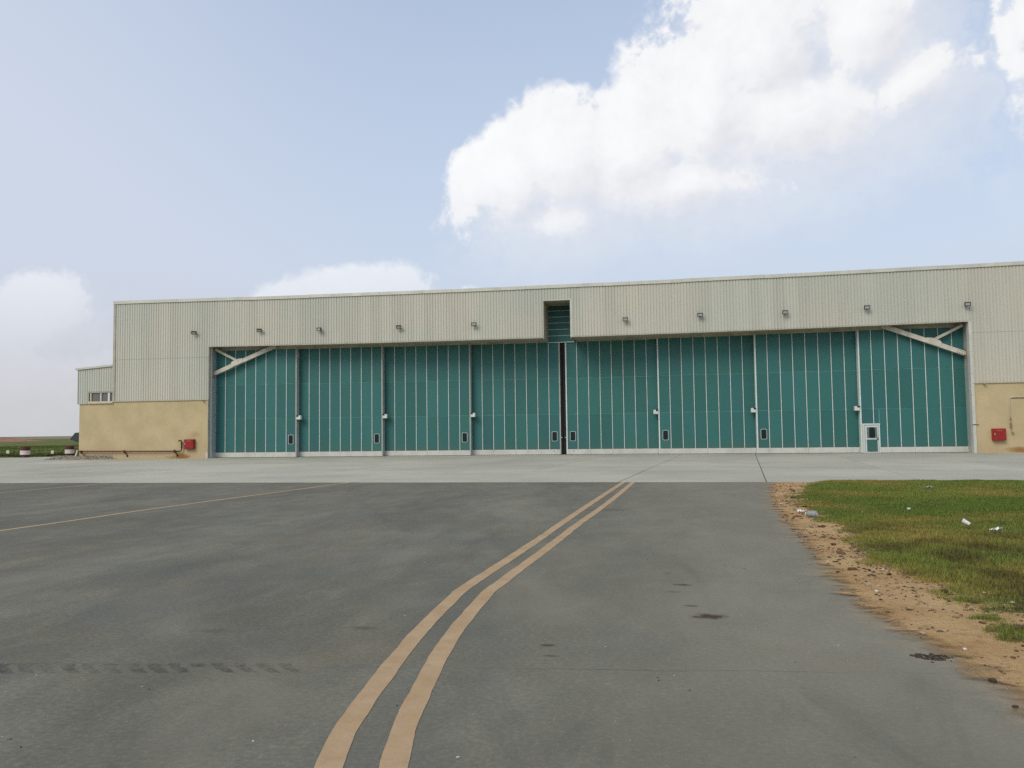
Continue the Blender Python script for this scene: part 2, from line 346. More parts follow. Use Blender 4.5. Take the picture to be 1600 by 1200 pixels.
M['rail'] = simple('white_kick_rail', (0.58, 0.57, 0.51), 0.5, 0.08, 1.2, grime=0.45)
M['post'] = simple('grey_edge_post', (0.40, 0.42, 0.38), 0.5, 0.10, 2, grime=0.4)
M['galv'] = simple('galvanised_steel', (0.46, 0.48, 0.50), 0.45, 0.22, 6, metal=0.3, grime=0.4)
M['trim'] = simple('khaki_trim', (0.44, 0.41, 0.32), 0.5, 0.12, 1.5, grime=0.5)
M['soffit'] = simple('soffit_sheet', (0.40, 0.375, 0.28), 0.6, 0.15, 1.0, grime=0.6)
M['coping'] = simple('coping_metal', (0.56, 0.55, 0.47), 0.4, 0.10, 0.7, grime=0.4)
M['steel'] = simple('painted_brace_steel', (0.60, 0.555, 0.465), 0.55, 0.12, 1.5, grime=0.6)
M['rusty'] = simple('rusted_plate', (0.30, 0.20, 0.12), 0.8, 0.45, 7)
M['black'] = simple('black_metal', (0.012, 0.012, 0.012), 0.45, 0.2)
M['rubber'] = simple('black_rubber', (0.010, 0.010, 0.010), 0.8, 0.2)
M['dark'] = simple('dark_interior', (0.02, 0.02, 0.02), 0.9, 0.1)  # darkness of unlit interiors put into the colour
M['lampglass'] = mk_glass('floodlight_glass', (0.42, 0.42, 0.39), 0.15)
M['glass'] = mk_glass('dark_glass', (0.010, 0.018, 0.020), 0.10)
M['winglass'] = mk_glass('dusty_glass', (0.16, 0.155, 0.14), 0.2)
M['red'] = simple('red_enamel', (0.30, 0.018, 0.016), 0.4, 0.2, 3, grime=0.35)
M['redprint'] = simple('faded_print', (0.42, 0.20, 0.18), 0.6, 0.3, 30)
M['pipe'] = simple('red_oxide_pipe', (0.145, 0.040, 0.028), 0.6, 0.35, 5, grime=0.4)
M['iron'] = simple('dark_iron', (0.030, 0.018, 0.012), 0.6, 0.3, 8)
M['box'] = simple('white_box', (0.66, 0.66, 0.62), 0.45, 0.06, 4, grime=0.3)
M['cream'] = simple('cream_frame', (0.60, 0.53, 0.40), 0.5, 0.10, 4, grime=0.3)
M['pvc'] = simple('white_pvc', (0.62, 0.60, 0.56), 0.5, 0.08, 4, grime=0.3)
M['roof'] = simple('roof_sheet', (0.40, 0.40, 0.36), 0.5, 0.1, 1)
M['drumred'] = simple('drum_red', (0.095, 0.020, 0.022), 0.6, 0.3, 6, grime=0.4)
M['drumwhite'] = simple('drum_white', (0.66, 0.60, 0.56), 0.6, 0.1, 6, grime=0.3)
M['marker'] = simple('marker_board', (0.68, 0.64, 0.50), 0.6, 0.1, 6, grime=0.2)
M['farroof'] = simple('far_blue_roof', (0.26, 0.34, 0.38), 0.5, 0.1, 0.2)
M['farwall'] = simple('far_grey_wall', (0.30, 0.33, 0.34), 0.6, 0.1, 0.2)
M['shed'] = simple('charcoal_sheet', (0.045, 0.055, 0.068), 0.5, 0.2, 1.5)
M['mound'] = simple('red_earth', (0.30, 0.145, 0.085), 0.95, 0.3, 0.4)
M['paper'] = simple('white_paper', (0.78, 0.78, 0.74), 0.7, 0.08, 20)
M['jug'] = mk_glass('cloudy_plastic', (0.26, 0.29, 0.29), 0.35)
M['wirered'] = simple('hinge_metal', (0.5, 0.42, 0.38), 0.4, 0.1)

# ------------------------------------------------------------------ mesh helpers
class MB:
    def __init__(s): s.v = []; s.f = []
    def box(s, x0, x1, y0, y1, z0, z1):
        b = len(s.v); s.v += [(x0,y0,z0),(x1,y0,z0),(x1,y1,z0),(x0,y1,z0),(x0,y0,z1),(x1,y0,z1),(x1,y1,z1),(x0,y1,z1)]
        s.f += [tuple(b+i for i in q) for q in ((3,2,1,0),(4,5,6,7),(0,1,5,4),(1,2,6,5),(2,3,7,6),(3,0,4,7))]; return s
    def quad(s, a, b, c, d):
        n = len(s.v); s.v += [tuple(a), tuple(b), tuple(c), tuple(d)]; s.f.append((n, n+1, n+2, n+3)); return s
    def poly_prism(s, pts, y0, y1):        # outline in x,z extruded along y
        n = len(pts); b = len(s.v)
        s.v += [(x, y0, z) for x, z in pts] + [(x, y1, z) for x, z in pts]
        s.f.append(tuple(b+i for i in range(n))); s.f.append(tuple(b+n+i for i in reversed(range(n))))
        for i in range(n):
            j = (i+1) % n; s.f.append((b+j, b+i, b+n+i, b+n+j))
        return s
    def bar(s, p, q, w, h, upv=(0, 0, 1)):  # box along p->q, w across, h along up
        p, q = Vector(p), Vector(q); d = (q-p).normalized(); u = Vector(upv); a = d.cross(u).normalized(); u = a.cross(d)
        b = len(s.v)
        for c in (p, q):
            for i, j in ((-1,-1),(1,-1),(1,1),(-1,1)): s.v.append(tuple(c + a*(i*w/2) + u*(j*h/2)))
        s.f += [tuple(b+i for i in t) for t in ((3,2,1,0),(4,5,6,7),(0,1,5,4),(1,2,6,5),(2,3,7,6),(3,0,4,7))]; return s
    def tube(s, path, r, n=10, cap=True):
        path = [Vector(p) for p in path]; b = len(s.v); prev = None
        for i, p in enumerate(path):
            d = (path[min(i+1, len(path)-1)] - path[max(i-1, 0)]).normalized()
            ref = Vector((0, 0, 1)) if abs(d.z) < 0.9 else Vector((0, 1, 0))
            a = d.cross(ref).normalized(); u = a.cross(d).normalized()
            rr = r[i] if isinstance(r, (list, tuple)) else r
            for k in range(n):
                t = 2*math.pi*k/n; s.v.append(tuple(p + a*math.cos(t)*rr + u*math.sin(t)*rr))
        for i in range(len(path)-1):
            for k in range(n):
                s.f.append((b+i*n+k, b+i*n+(k+1) % n, b+(i+1)*n+(k+1) % n, b+(i+1)*n+k))
        if cap:
            s.f.append(tuple(b+k for k in reversed(range(n)))); e = b+(len(path)-1)*n; s.f.append(tuple(e+k for k in range(n)))
        return s
    def mesh(s, name, mat, smooth=False):
        me = bpy.data.meshes.new(name); me.from_pydata(s.v, [], s.f); me.materials.append(mat)
        bm = bmesh.new(); bm.from_mesh(me); bmesh.ops.recalc_face_normals(bm, faces=bm.faces); bm.to_mesh(me); bm.free()
        if smooth: me.polygons.foreach_set('use_smooth', [True]*len(me.polygons))
        return me
    def obj(s, name, mat, parent=None, smooth=False, bevel=0.0, loc=None):
        o = bpy.data.objects.new(name, s.mesh(name, mat, smooth)); COL.objects.link(o)
        if parent is not None: o.parent = parent
        if loc is not None: o.location = loc
        if bevel > 0:
            md = o.modifiers.new('bevel', 'BEVEL'); md.width = bevel; md.segments = 2; md.limit_method = 'ANGLE'
        return o
def empty(name, loc=(0, 0, 0)):
    o = bpy.data.objects.new(name, None); COL.objects.link(o); o.location = loc; return o
def tag(o, label=None, cat=None, group=None, kind=None):
    if label: o['label'] = label
    if cat: o['category'] = cat
    if group: o['group'] = group
    if kind: o['kind'] = kind
    return o
def inst(name, me, loc, parent=None):
    o = bpy.data.objects.new(name, me); COL.objects.link(o); o.location = loc
    if parent is not None: o.parent = parent
    return o
def fbm(x, y, s, seed=0.0, octv=4):
    return mnoise.fractal(Vector((x*s + seed, y*s - seed*0.7, seed*1.3)), 1.0, 2.0, octv)

# ================================================================== SETTING
# ---- far ground sheet to the horizon
g = MB()
R = 6000
g.quad((-R, -R, -0.06), (R, -R, -0.06), (R, R, -0.06), (-R, R, -0.06))
tag(g.obj('ground', M['field']), kind='structure')

SAND = [(-140, 34.0), (-90, 19.5), (-70, 13.6), (-60, 10.9), (-56.5, 10.0), (-54.34, 9.71), (-53.46, 9.74), (-53.10, 9.72), (-52.53, 9.59), (-51.86, 9.55), (-51.08, 9.40), (-50.06, 9.45), (-47.01, 9.64), (-43.35, 9.87), (-39.19, 10.13), (-35.04, 10.66), (-30.0, 11.35), (-29.0, 11.4)]
GRASS = [(-140, 36.5), (-90, 22.0), (-70, 16.0), (-60, 12.9), (-56.0, 11.5), (-53.5, 10.95), (-51.6, 10.72), (-51.0, 10.62), (-50.2, 10.58), (-49.6, 10.48), (-49.2, 10.40), (-48.8, 10.22), (-48.08, 10.20), (-46.82, 10.26), (-45.43, 10.49), (-43.52, 10.65), (-42.36, 10.69), (-40.45, 10.73), (-38.63, 10.79), (-36.21, 11.27), (-33.5, 11.85), (-31.38, 12.34), (-29.5, 12.90)]
sy_, sx_ = zip(*SAND); gy_, gx_ = zip(*GRASS)
def sandx(y): return float(np.interp(y, sy_, sx_))
def grassx(y): return float(np.interp(y, gy_, gx_))

# ---- asphalt taxiway
vs, fs, dust = [], [], []
us = np.concatenate([np.linspace(0, 0.72, 20, endpoint=False), np.linspace(0.72, 1, 46)])
ys = np.concatenate([np.linspace(-140, -70, 14, endpoint=False), np.linspace(-70, -30.02, 110)])
for y in ys:
    xr = sandx(y) + 1.4
    for u in us:
        x = -90 + (xr + 90)*u
        vs.append((x, y, 0.0))
        d = x - sandx(y)
        w = 1.15 + 0.6*fbm(0, y, 0.25, 3.1)
        dust.append(max(0.0, min(1.25, 0.62 + d/w)) if d > -6 else 0.0)
n = len(us)
for j in range(len(ys)-1):
    for i in range(n-1): fs.append((j*n+i, j*n+i+1, (j+1)*n+i+1, (j+1)*n+i))
me = bpy.data.meshes.new('asphalt'); me.from_pydata(vs, [], fs); me.materials.append(M['asphalt'])
at = me.attributes.new('dust', 'FLOAT', 'POINT'); at.data.foreach_set('value', dust)
asphalt = bpy.data.objects.new('asphalt_taxiway', me); COL.objects.link(asphalt); tag(asphalt, kind='structure')

# ---- painted lines (thin sheets on the asphalt)
def catmull(p, k=8):
    o = []
    for i in range(len(p)-1):
        a, b, c, d = p[max(i-1, 0)], p[i], p[i+1], p[min(i+2, len(p)-1)]
        for t in np.linspace(0, 1, k, endpoint=False):
            o.append(tuple(0.5*((2*b[m]) + (-a[m]+c[m])*t + (2*a[m]-5*b[m]+4*c[m]-d[m])*t*t + (-a[m]+3*b[m]-3*c[m]+d[m])*t**3) for m in (0, 1)))
    o.append(p[-1]); return o
def stripe(name, left, right, z, seed):
    L, Rr = catmull(left, 14), catmull(right, 14); v = []; f = []
    for i, (a, b) in enumerate(zip(L, Rr)):
        jl = 0.010*fbm(a[1], 0.3, 2.5, seed); jr = 0.010*fbm(b[1], 0.9, 2.5, seed+5)
        v += [(a[0]+jl, a[1], z), (b[0]+jr, b[1], z)]
        if i: f.append((2*i-2, 2*i-1, 2*i+1, 2*i))
    me = bpy.data.meshes.new(name); me.from_pydata(v, [], f); me.materials.append(M['line'])
    o = bpy.data.objects.new(name, me); COL.objects.link(o); o.parent = asphalt
    return o
CA = [(6.7,-61.5),(5.9,-58.6),(5.22,-56.0),(5.06,-55.16),(4.995,-54.6),(4.885,-53.53),(4.805,-52.45),(4.755,-50.98),(4.76,-50.4),(4.90,-48.3),(5.085,-45.3),(5.16,-43.66),(5.455,-38.44),(5.97,-30.03)]
CB = [(7.1,-61.3),(6.3,-58.5),(5.61,-55.94),(5.45,-55.11),(5.37,-54.55),(5.24,-53.48),(5.16,-52.4),(5.115,-50.94),(5.13,-50.39),(5.27,-48.26),(5.445,-45.4),(5.53,-43.66),(5.90,-38.43),(6.33,-30.03)]
def offs(c, w):
    o = []
    for i, p in enumerate(c):
        a, b = c[max(i-1, 0)], c[min(i+1, len(c)-1)]; dx, dy = b[0]-a[0], b[1]-a[1]; l = math.hypot(dx, dy)
        o.append((p[0] + dy/l*w, p[1] - dx/l*w))
    return o
def smooth_line(c):
    q = catmull(c, 10)
    for _ in range(14): q = [q[0]] + [tuple((q[i-1][m] + 2*q[i][m] + q[i+1][m])/4 for m in (0, 1)) for i in range(1, len(q)-1)] + [q[-1]]
    return q[::4] + [q[-1]]
CA, CB = smooth_line(CA), smooth_line(CB)
HW = 0.086
tag(stripe('painted_line', offs(CA, -HW), offs(CA, HW), 0.004, 1.0), 'tan painted stripe, left of the curving pair')
tag(stripe('painted_line', offs(CB, -HW), offs(CB, HW), 0.004, 2.0), 'tan painted stripe, right of the curving pair')
C3 = [(-8.5,-62.0),(-6.62,-45.56),(-6.2,-40.4),(-4.85,-30.05)]
tag(stripe('painted_line', offs(C3, -0.08), offs(C3, 0.08), 0.004, 3.0), 'single thin tan line running to the apron on the left')
C4 = [(-18.6,-60.0),(-16.35,-40),(-15.97,-35.4),(-15.4,-30.05)]
tag(stripe('painted_line', offs(C4, -0.08), offs(C4, 0.08), 0.004, 4.0), 'faint tan line at the far left edge of the asphalt')

# ---- tractor tyre print
t = MB()
a = Vector((-0.2, -54.70, 0)); b = Vector((3.98, -54.09, 0)); d = (b-a).normalized(); nrm = Vector((-d.y, d.x, 0))
L = (b-a).length; k = 0
s = 0.0
while s < L:
    for side in (0, 1):
        o0 = -0.165 if side == 0 else 0.0; o1 = 0.0 if side == 0 else 0.12
        sk = 0.16 if side == 0 else 0.0; sk1 = 0.0 if side == 0 else -0.07
        w = 0.125 + random.uniform(-0.02, 0.02)
        if random.random() < 0.95:
            p = [a + d*(s+sk) + nrm*o0, a + d*(s+sk+w*0.8) + nrm*o0, a + d*(s+sk1+w) + nrm*(o1-0.01), a + d*(s+sk1) + nrm*(o1-0.01)]
            t.quad(*[(v.x, v.y, 0.003) for v in p])
    s += 0.192
tag(t.obj('tyre_print', M['print'], asphalt), 'dark tractor tyre tread print on the asphalt', kind='stuff')

# ---- concrete apron of slabs
apron = empty('concrete_apron', (0, -15, 0)); tag(apron, kind='structure')
SK = 0.105
xs_j = [0.45 + 5.35*i for i in range(-16, 10)]
ys_j = [-30.0, -21.4, -12.6, -3.9, 4.4]
gap = 0.018
for i in range(len(xs_j)-1):
    for j in range(len(ys_j)-1):
        y0, y1 = ys_j[j] + (0 if j == 0 else gap), ys_j[j+1] - gap
        xa, xb = xs_j[i] + gap, xs_j[i+1] - gap
        if xa < -37 and j == 3 and xa < -72: continue
        m = MB(); zt = 0.016 + random.uniform(-0.0025, 0.0025)
        def P(x, y, z): return (x + SK*(y+30), y, z)
        bvl = 0.02
        c0 = [P(xa, y0, -0.15), P(xb, y0, -0.15), P(xb, y1, -0.15), P(xa, y1, -0.15)]
        c1 = [P(xa, y0, zt-0.012), P(xb, y0, zt-0.012), P(xb, y1, zt-0.012), P(xa, y1, zt-0.012)]
        c2 = [P(xa+bvl, y0+bvl, zt), P(xb-bvl, y0+bvl, zt), P(xb-bvl, y1-bvl, zt), P(xa+bvl, y1-bvl, zt)]
        m.v = c0 + c1 + c2
        m.f = [(8, 9, 10, 11)] + [(q, (q+1) % 4, 4+(q+1) % 4, 4+q) for q in range(4)] + [(4+q, 4+(q+1) % 4, 8+(q+1) % 4, 8+q) for q in range(4)]
        o = m.obj('concrete_slab', M['concrete']); o.parent = apron; o.matrix_parent_inverse = Matrix.Translation((0, 15, 0))
# bed of dark joint filler under the slabs, and the outer apron at the left corner
m = MB(); m.quad((-92, -29.99, -0.03), (60, -29.99, -0.03), (60, 7.0, -0.03), (-92, 7.0, -0.03))
o = m.obj('joint_filler', simple('joint_filler', (0.085, 0.082, 0.072), 0.9, 0.2, 2)); o.parent = apron; o.matrix_parent_inverse = Matrix.Translation((0, 15, 0))
m = MB(); m.v = [(-90, 4.42, 0.012), (-41.6, 4.42, 0.012), (-41.6, 9.2, 0.012), (-48.5, 9.6, 0.012), (-53.2, 5.4, 0.012), (-90, 4.9, 0.012)]; m.f = [(0, 1, 2, 3, 4, 5)]
o = m.obj('concrete_slab', M['concrete']); o.parent = apron; o.matrix_parent_inverse = Matrix.Translation((0, 15, 0))

# ---- verge: sand strip and lawn soil
vs, fs, green, cover = [], [], [], []
ys = np.concatenate([np.linspace(-140, -62, 24, endpoint=False), np.linspace(-62, -29.98, 360)])
us = np.concatenate([np.linspace(0, 0.10, 34, endpoint=False), np.linspace(0.10, 1.0, 60)])
def patch2(x, y):       # low grassy hummocks in the sand by the frame's right edge
    v = 0
    for (px, py, rx, ry) in ((10.62, -50.85, 0.28, 0.14), (10.9, -51.3, 0.5, 0.22), (10.70, -52.3, 0.50, 0.40), (11.2, -52.7, 0.7, 0.6), (10.35, -52.55, 0.16, 0.12), (10.75, -53.3, 0.34, 0.22), (11.15, -53.9, 0.5, 0.3), (10.45, -51.75, 0.22, 0.12)):
        v = max(v, 1 - math.hypot((x-px)/rx, (y-py)/ry))
    return v
def gmask(x, y):
    e = (x - grassx(y))/0.35 + 0.6*fbm(x, y, 1.7, 4.0)
    e = max(e, 2.2*patch2(x, y) + 0.5*fbm(x, y, 3.0, 6.0))
    if y > -32.2 and x < 15.0: e -= max(0, (y+32.2)/2.2)*1.6*max(0, 1-(x-12.3)/2.6)
    return e
def vz(x, y):
    d = x - sandx(y)
    d += 0.07*fbm(x, y, 1.1, 31.0) + 0.09*fbm(x, y, 4.0, 33.0)
    base = 0.005 + 0.020*min(1, max(0, (d+0.1)/0.6))
    e = max(0.0, min(1.0, 0.5 + 0.5*gmask(x, y)))
    z = base + 0.030*e
    amp = min(1, max(0.0, (d+0.15)/0.6))
    z += amp*(0.014*fbm(x, y, 1.3, 2.0) + 0.014*fbm(x, y, 5.0, 9.0))
    bank = min(1, max(0, (x-13)/5))*min(1, max(0, (-30.4-y)/3.0)) if y < -30.4 else 0
    return z + 0.04*bank*(0.5+fbm(x, y, 0.35, 7.0)) - 0.05*max(0, (y+30.6)/0.6)
for y in ys:
    xl, xr = sandx(y) - 1.3, 62.0
    for u in us:
        x = xl + (xr - xl)*(u*0.55 + 0.45*u**2.2) if u > 0 else xl
        vs.append((x, y, vz(x, y))); green.append(max(0, min(1, 0.5 + 0.5*gmask(x, y)))); cover.append(max(0.0, min(1.4, 0.55 + (x - sandx(y))/0.85)))
n = len(us)
for j in range(len(ys)-1):
    for i in range(n-1): fs.append((j*n+i, j*n+i+1, (j+1)*n+i+1, (j+1)*n+i))
me = bpy.data.meshes.new('verge'); me.from_pydata(vs, [], fs); me.materials.append(M['verge'])
me.polygons.foreach_set('use_smooth', [True]*len(me.polygons))
at = me.attributes.new('green', 'FLOAT', 'POINT'); at.data.foreach_set('value', green)
at = me.attributes.new('cover', 'FLOAT', 'POINT'); at.data.foreach_set('value', cover)
verge = bpy.data.objects.new('sandy_verge', me); COL.objects.link(verge); tag(verge, kind='structure')

# ---- grass blades
def vfbm(x, y, s, seed):     # cheap value noise on arrays
    out = np.zeros_like(x); amp = 1.0; tot = 0
    for o_ in range(4):
        r = np.random.default_rng(int(seed*10)+o_); T = r.random((128, 128))
        fx, fy = x*s*2**o_, y*s*2**o_; ix, iy = np.floor(fx).astype(int), np.floor(fy).astype(int); tx, ty = fx-ix, fy-iy
        tx = tx*tx*(3-2*tx); ty = ty*ty*(3-2*ty)
        a_, b_, c_, d_ = T[ix % 128, iy % 128], T[(ix+1) % 128, iy % 128], T[ix % 128, (iy+1) % 128], T[(ix+1) % 128, (iy+1) % 128]
        out += amp*((a_*(1-tx)+b_*tx)*(1-ty) + (c_*(1-tx)+d_*tx)*ty); tot += amp; amp *= 0.5
    return out/tot
def blades(name, x, y, z, h, w, lean, tone):
    n = len(x); th = rng.random(n)*2*np.pi; la = rng.random(n)*2*np.pi
    V = np.zeros((n, 3, 3), np.float32)
    V[:, 0] = np.stack([x - np.cos(th)*w, y - np.sin(th)*w, z - 0.01], -1)
    V[:, 1] = np.stack([x + np.cos(th)*w, y + np.sin(th)*w, z - 0.01], -1)
    V[:, 2] = np.stack([x + np.cos(la)*lean*h, y + np.sin(la)*lean*h, z + h], -1)
    me = bpy.data.meshes.new(name); me.vertices.add(3*n); me.vertices.foreach_set('co', V.ravel())
    me.loops.add(3*n); me.loops.foreach_set('vertex_index', np.arange(3*n, dtype=np.int32))
    me.polygons.add(n); me.polygons.foreach_set('loop_start', np.arange(0, 3*n, 3, dtype=np.int32)); me.polygons.foreach_set('loop_total', np.full(n, 3, np.int32))
    me.update(calc_edges=True)
    c = np.ones((n, 3, 4), np.float32); c[:, :, :3] = tone[:, None, :]
    at = me.attributes.new('tone', 'FLOAT_COLOR', 'POINT'); at.data.foreach_set('color', c.ravel())
    me.materials.append(M['grass']); o = bpy.data.objects.new(name, me); COL.objects.link(o); return o
# candidate points: density falls with distance from the near corner
NG = 900000
yy = -54.5 + 24.6*rng.random(NG)**1.15; xx = 10.0 + 18.0*rng.random(NG)**1.35
gx_a = np.interp(yy, gy_, gx_)
e = (xx - gx_a + 0.06)/0.40 + 1.3*(vfbm(xx, yy, 1.9, 4.1)-0.5)*2
pm = np.zeros(NG)
for (px, py, rx, ry) in ((10.62, -50.85, 0.28, 0.14), (10.9, -51.3, 0.5, 0.22), (10.70, -52.3, 0.50, 0.40), (11.2, -52.7, 0.7, 0.6), (10.35, -52.55, 0.16, 0.12), (10.75, -53.3, 0.34, 0.22), (11.15, -53.9, 0.5, 0.3), (10.45, -51.75, 0.22, 0.12)):
    pm = np.maximum(pm, 1 - np.hypot((xx-px)/rx, (yy-py)/ry))
e = np.where(pm > 0.02, np.maximum(e, 2.2*pm + (vfbm(xx, yy, 3.0, 6.0)-0.5)), e)
corner = (yy > -32.2) & (xx < 15.0)
e -= np.where(corner, np.clip((yy+32.2)/2.2, 0, 1)*1.6*np.clip(1-(xx-12.3)/2.6, 0, 1), 0)
bare = vfbm(xx, yy, 0.8, 11.0)
front = np.clip((-44.5-yy)/5.0, 0, 1)
keep = (e > rng.random(NG)*0.9 - 0.15) & (rng.random(NG) > np.clip((bare-0.58)*6*front, 0, 0.85)) & (yy < -29.95)
xx, yy, e = xx[keep], yy[keep], e[keep]
# height of the soil below each blade, from a coarse table of vz
gx_t = np.linspace(9.0, 29.0, 161); gy_t = np.linspace(-56, -29.5, 213)
TZ = np.array([[vz(a_, b_) for b_ in gy_t] for a_ in gx_t])
fi = (xx-9.0)/20*160; fj = (yy+56)/26.5*212; ii, jj = fi.astype(int), fj.astype(int)
ti, tj = fi-ii, fj-jj
zz = (TZ[ii, jj]*(1-ti)+TZ[ii+1, jj]*ti)*(1-tj) + (TZ[ii, jj+1]*(1-ti)+TZ[ii+1, jj+1]*ti)*tj
nb = len(xx)
tuft = vfbm(xx, yy, 2.6, 13.0); big = vfbm(xx, yy, 0.33, 15.0); dry = vfbm(xx, yy, 0.55, 17.0)
front = np.clip((-43.0-yy)/5.5, 0, 1)
dist = np.hypot(xx-7.2, yy+60.66)
h = (0.028 + 0.060*tuft**1.5)*(0.6+0.8*rng.random(nb))*np.clip(0.45+e*0.4, 0.45, 1.0)*(0.75+0.5*big)
w = (0.0022 + 0.00026*dist)*(0.7+0.6*rng.random(nb))
gA = np.array([0.105, 0.165, 0.028]); gB = np.array([0.170, 0.208, 0.040]); gC = np.array([0.30, 0.225, 0.062]); gD = np.array([0.090, 0.075, 0.026])
m1 = np.clip((big-0.36)*2.6, 0, 0.8)[:, None]
tone = gA*(1-m1) + gB*m1
kd = np.clip((dry-0.52)*2.4 + 0.24*front + (rng.random(nb)-0.5)*0.7, 0, 0.85)[:, None]
tone = tone*(1-kd) + gC*kd
kb = np.clip((vfbm(xx, yy, 1.3, 19.0)-0.50)*3.5*(0.25+front), 0, 0.75)[:, None]
tone = tone*(1-kb) + gD*kb
tone *= (0.82 + 0.62*rng.random(nb))[:, None]*np.array([1.08, 1.0, 1.05])
gr = blades('lawn_grass', xx, yy, zz, h, w, 0.55, tone)
tag(gr, 'short green turf with dry brown patches beside the sandy edge', 'grass', kind='stuff')

# ---- pebbles, clods and twigs on the sand
def pebble_field(name, pts, label):
    V, F, T = [], [], []
    base = bmesh.new(); bmesh.ops.create_icosphere(base, subdivisions=1, radius=1.0)
    bv = [v.co.copy() for v in base.verts]; bf = [tuple(v.index for v in f.verts) for f in base.faces]; base.free()
    for (x, y, z, r, c, el_) in pts:
        b0 = len(V); a_ = random.random()*6.28; ca, sa = math.cos(a_), math.sin(a_)
        for q in bv:
            k_ = 1 + random.uniform(-0.28, 0.28); px, py, pz = q.x*r*el_*k_, q.y*r*k_, q.z*r*0.6*k_
            V.append((x + px*ca - py*sa, y + px*sa + py*ca, z + pz + r*0.25)); T += [c[0], c[1], c[2], 1.0]
        F += [tuple(b0+i for i in f) for f in bf]
    me = bpy.data.meshes.new(name); me.from_pydata(V, [], F); me.materials.append(M['stones'])
    at = me.attributes.new('tone', 'FLOAT_COLOR', 'POINT'); at.data.foreach_set('color', T)
    o = bpy.data.objects.new(name, me); COL.objects.link(o); return tag(o, label, 'gravel', kind='stuff')
pts = []
for i in range(3800):
    y = -31 - 24*random.random()**0.9; d = sandx(y); gxx = grassx(y)
    x = d - 0.1 + (gxx - d + 0.5)*random.random()**0.65
    if fbm(x, y, 0.9, 21.0) < -0.25: continue
    c = random.choice([(0.30, 0.20, 0.12), (0.24, 0.15, 0.085), (0.16, 0.10, 0.06), (0.10, 0.065, 0.04), (0.40, 0.31, 0.21), (0.07, 0.05, 0.03)])
    r = random.choice([0.008, 0.010, 0.013, 0.018])*random.uniform(0.7, 1.4)
    pts.append((x, y, vz(x, y), r, c, random.uniform(0.9, 2.2)))
for i in range(20):
    y = -31 - 23*random.random(); x = sandx(y) + (grassx(y)-sandx(y)+0.3)*random.random()
    pts.append((x, y, vz(x, y), random.uniform(0.010, 0.024), (0.62, 0.58, 0.50), random.uniform(0.9, 1.6)))
for i in range(36):
    y = -32 - 22*random.random(); x = grassx(y) + random.uniform(-0.5, 0.05)
    pts.append((x, y, vz(x, y), random.uniform(0.02, 0.05), random.choice([(0.10, 0.06, 0.03), (0.15, 0.085, 0.045), (0.05, 0.035, 0.02)]), random.uniform(1.5, 2.8)))
pebble_field('pebbles', pts, 'loose pebbles and brown clods scattered along the sandy strip')
# dark crumbs filling the shallow hole by the sand edge, a few on the tarmac
pts = []
for i in range(420):
    a_ = random.random()*6.283; r_ = math.sqrt(random.random())
    x = 9.50 + 0.185*r_*math.cos(a_) + 0.02*r_*math.sin(a_); y = -53.09 + 0.15*r_*math.sin(a_) - 0.05*r_*math.cos(a_)
    if r_ > 0.55 and fbm(x, y, 9.0, 41.0) < 0.05: continue
    c = random.choice([(0.050, 0.036, 0.024), (0.07, 0.05, 0.034), (0.035, 0.026, 0.019), (0.11, 0.08, 0.055)])
    pts.append((x, y, 0.0, random.uniform(0.006, 0.013), c, random.uniform(0.9, 1.5)))
pebble_field('dirt_heap', pts, 'dark crumbly dirt patch on the asphalt beside the sand')
pts = []
for i in range(150):
    y = -56 + 18*random.random()**1.4; x = -1 + 10.2*random.random()
    if x > sandx(y) - 0.3: continue
    c = random.choice([(0.55, 0.52, 0.46), (0.40, 0.37, 0.32), (0.09, 0.08, 0.07), (0.06, 0.05, 0.045)])
    pts.append((x, y, 0.0, random.uniform(0.0035, 0.009), c, random.uniform(0.9, 2.0)))
pebble_field('grit', pts, 'tiny pale grit stones scattered on the asphalt')

# ================================================================== HANGAR
OW = 28.95                       # half width of the door opening
def sag(x): return 0.244*max(0.0, 1-(x/35.4)**2)
def zR(x): return 13.33 - sag(x)
def zF(x): return 9.296 - sag(x)
hangar = empty('aircraft_hangar', (0, 0, 0))
tag(hangar, 'huge beige corrugated aircraft hangar with tan plastered base walls', 'hangar')
PITCH_R = 0.222
def clad(name, x0, x1, zb, zt, y, parent, depth=0.038):
    prof = [(0.0, 0), (0.135, 0), (0.155, 1), (0.202, 1), (PITCH_R, 0)]
    xs = []; x = math.floor(x0/PITCH_R)*PITCH_R
    while x < x1:
        for dx, dp in prof[:-1]:
            q = x + dx
            if x0 < q < x1: xs.append((q, dp))
        x += PITCH_R
    xs = [(x0, 0)] + xs + [(x1, 0)]
    v, f = [], []
    for i, (q, dp) in enumerate(xs):
        b_, t_ = (zb(q) if callable(zb) else zb), (zt(q) if callable(zt) else zt)
        yy_ = y + dp*depth
        v += [(q, yy_, b_), (q, yy_, t_)]
        if i: f.append((2*i-2, 2*i, 2*i+1, 2*i-1))
    me = bpy.data.meshes.new(name); me.from_pydata(v, [], f); me.materials.append(M['cladding'])
    o = bpy.data.objects.new(name, me); COL.objects.link(o); o.parent = parent
    sm = o.modifiers.new('thick', 'SOLIDIFY'); sm.thickness = 0.004; sm.offset = -1
    return o
XL, XR = -37.72, 38.2
LAP = 8.36
clad('cladding', XL, -OW, LAP, lambda x: zR(x)-0.05, 0.0, hangar)
clad('cladding', XL, -OW, 4.86, LAP+0.12, 0.014, hangar)
clad('cladding', -OW, -1.05, zF, lambda x: zR(x)-0.05, 0.0, hangar)
clad('cladding', -1.05, 1.00, 11.90, lambda x: zR(x)-0.05, 0.0, hangar)
clad('cladding', 1.00, OW, zF, lambda x: zR(x)-0.05, 0.0, hangar)
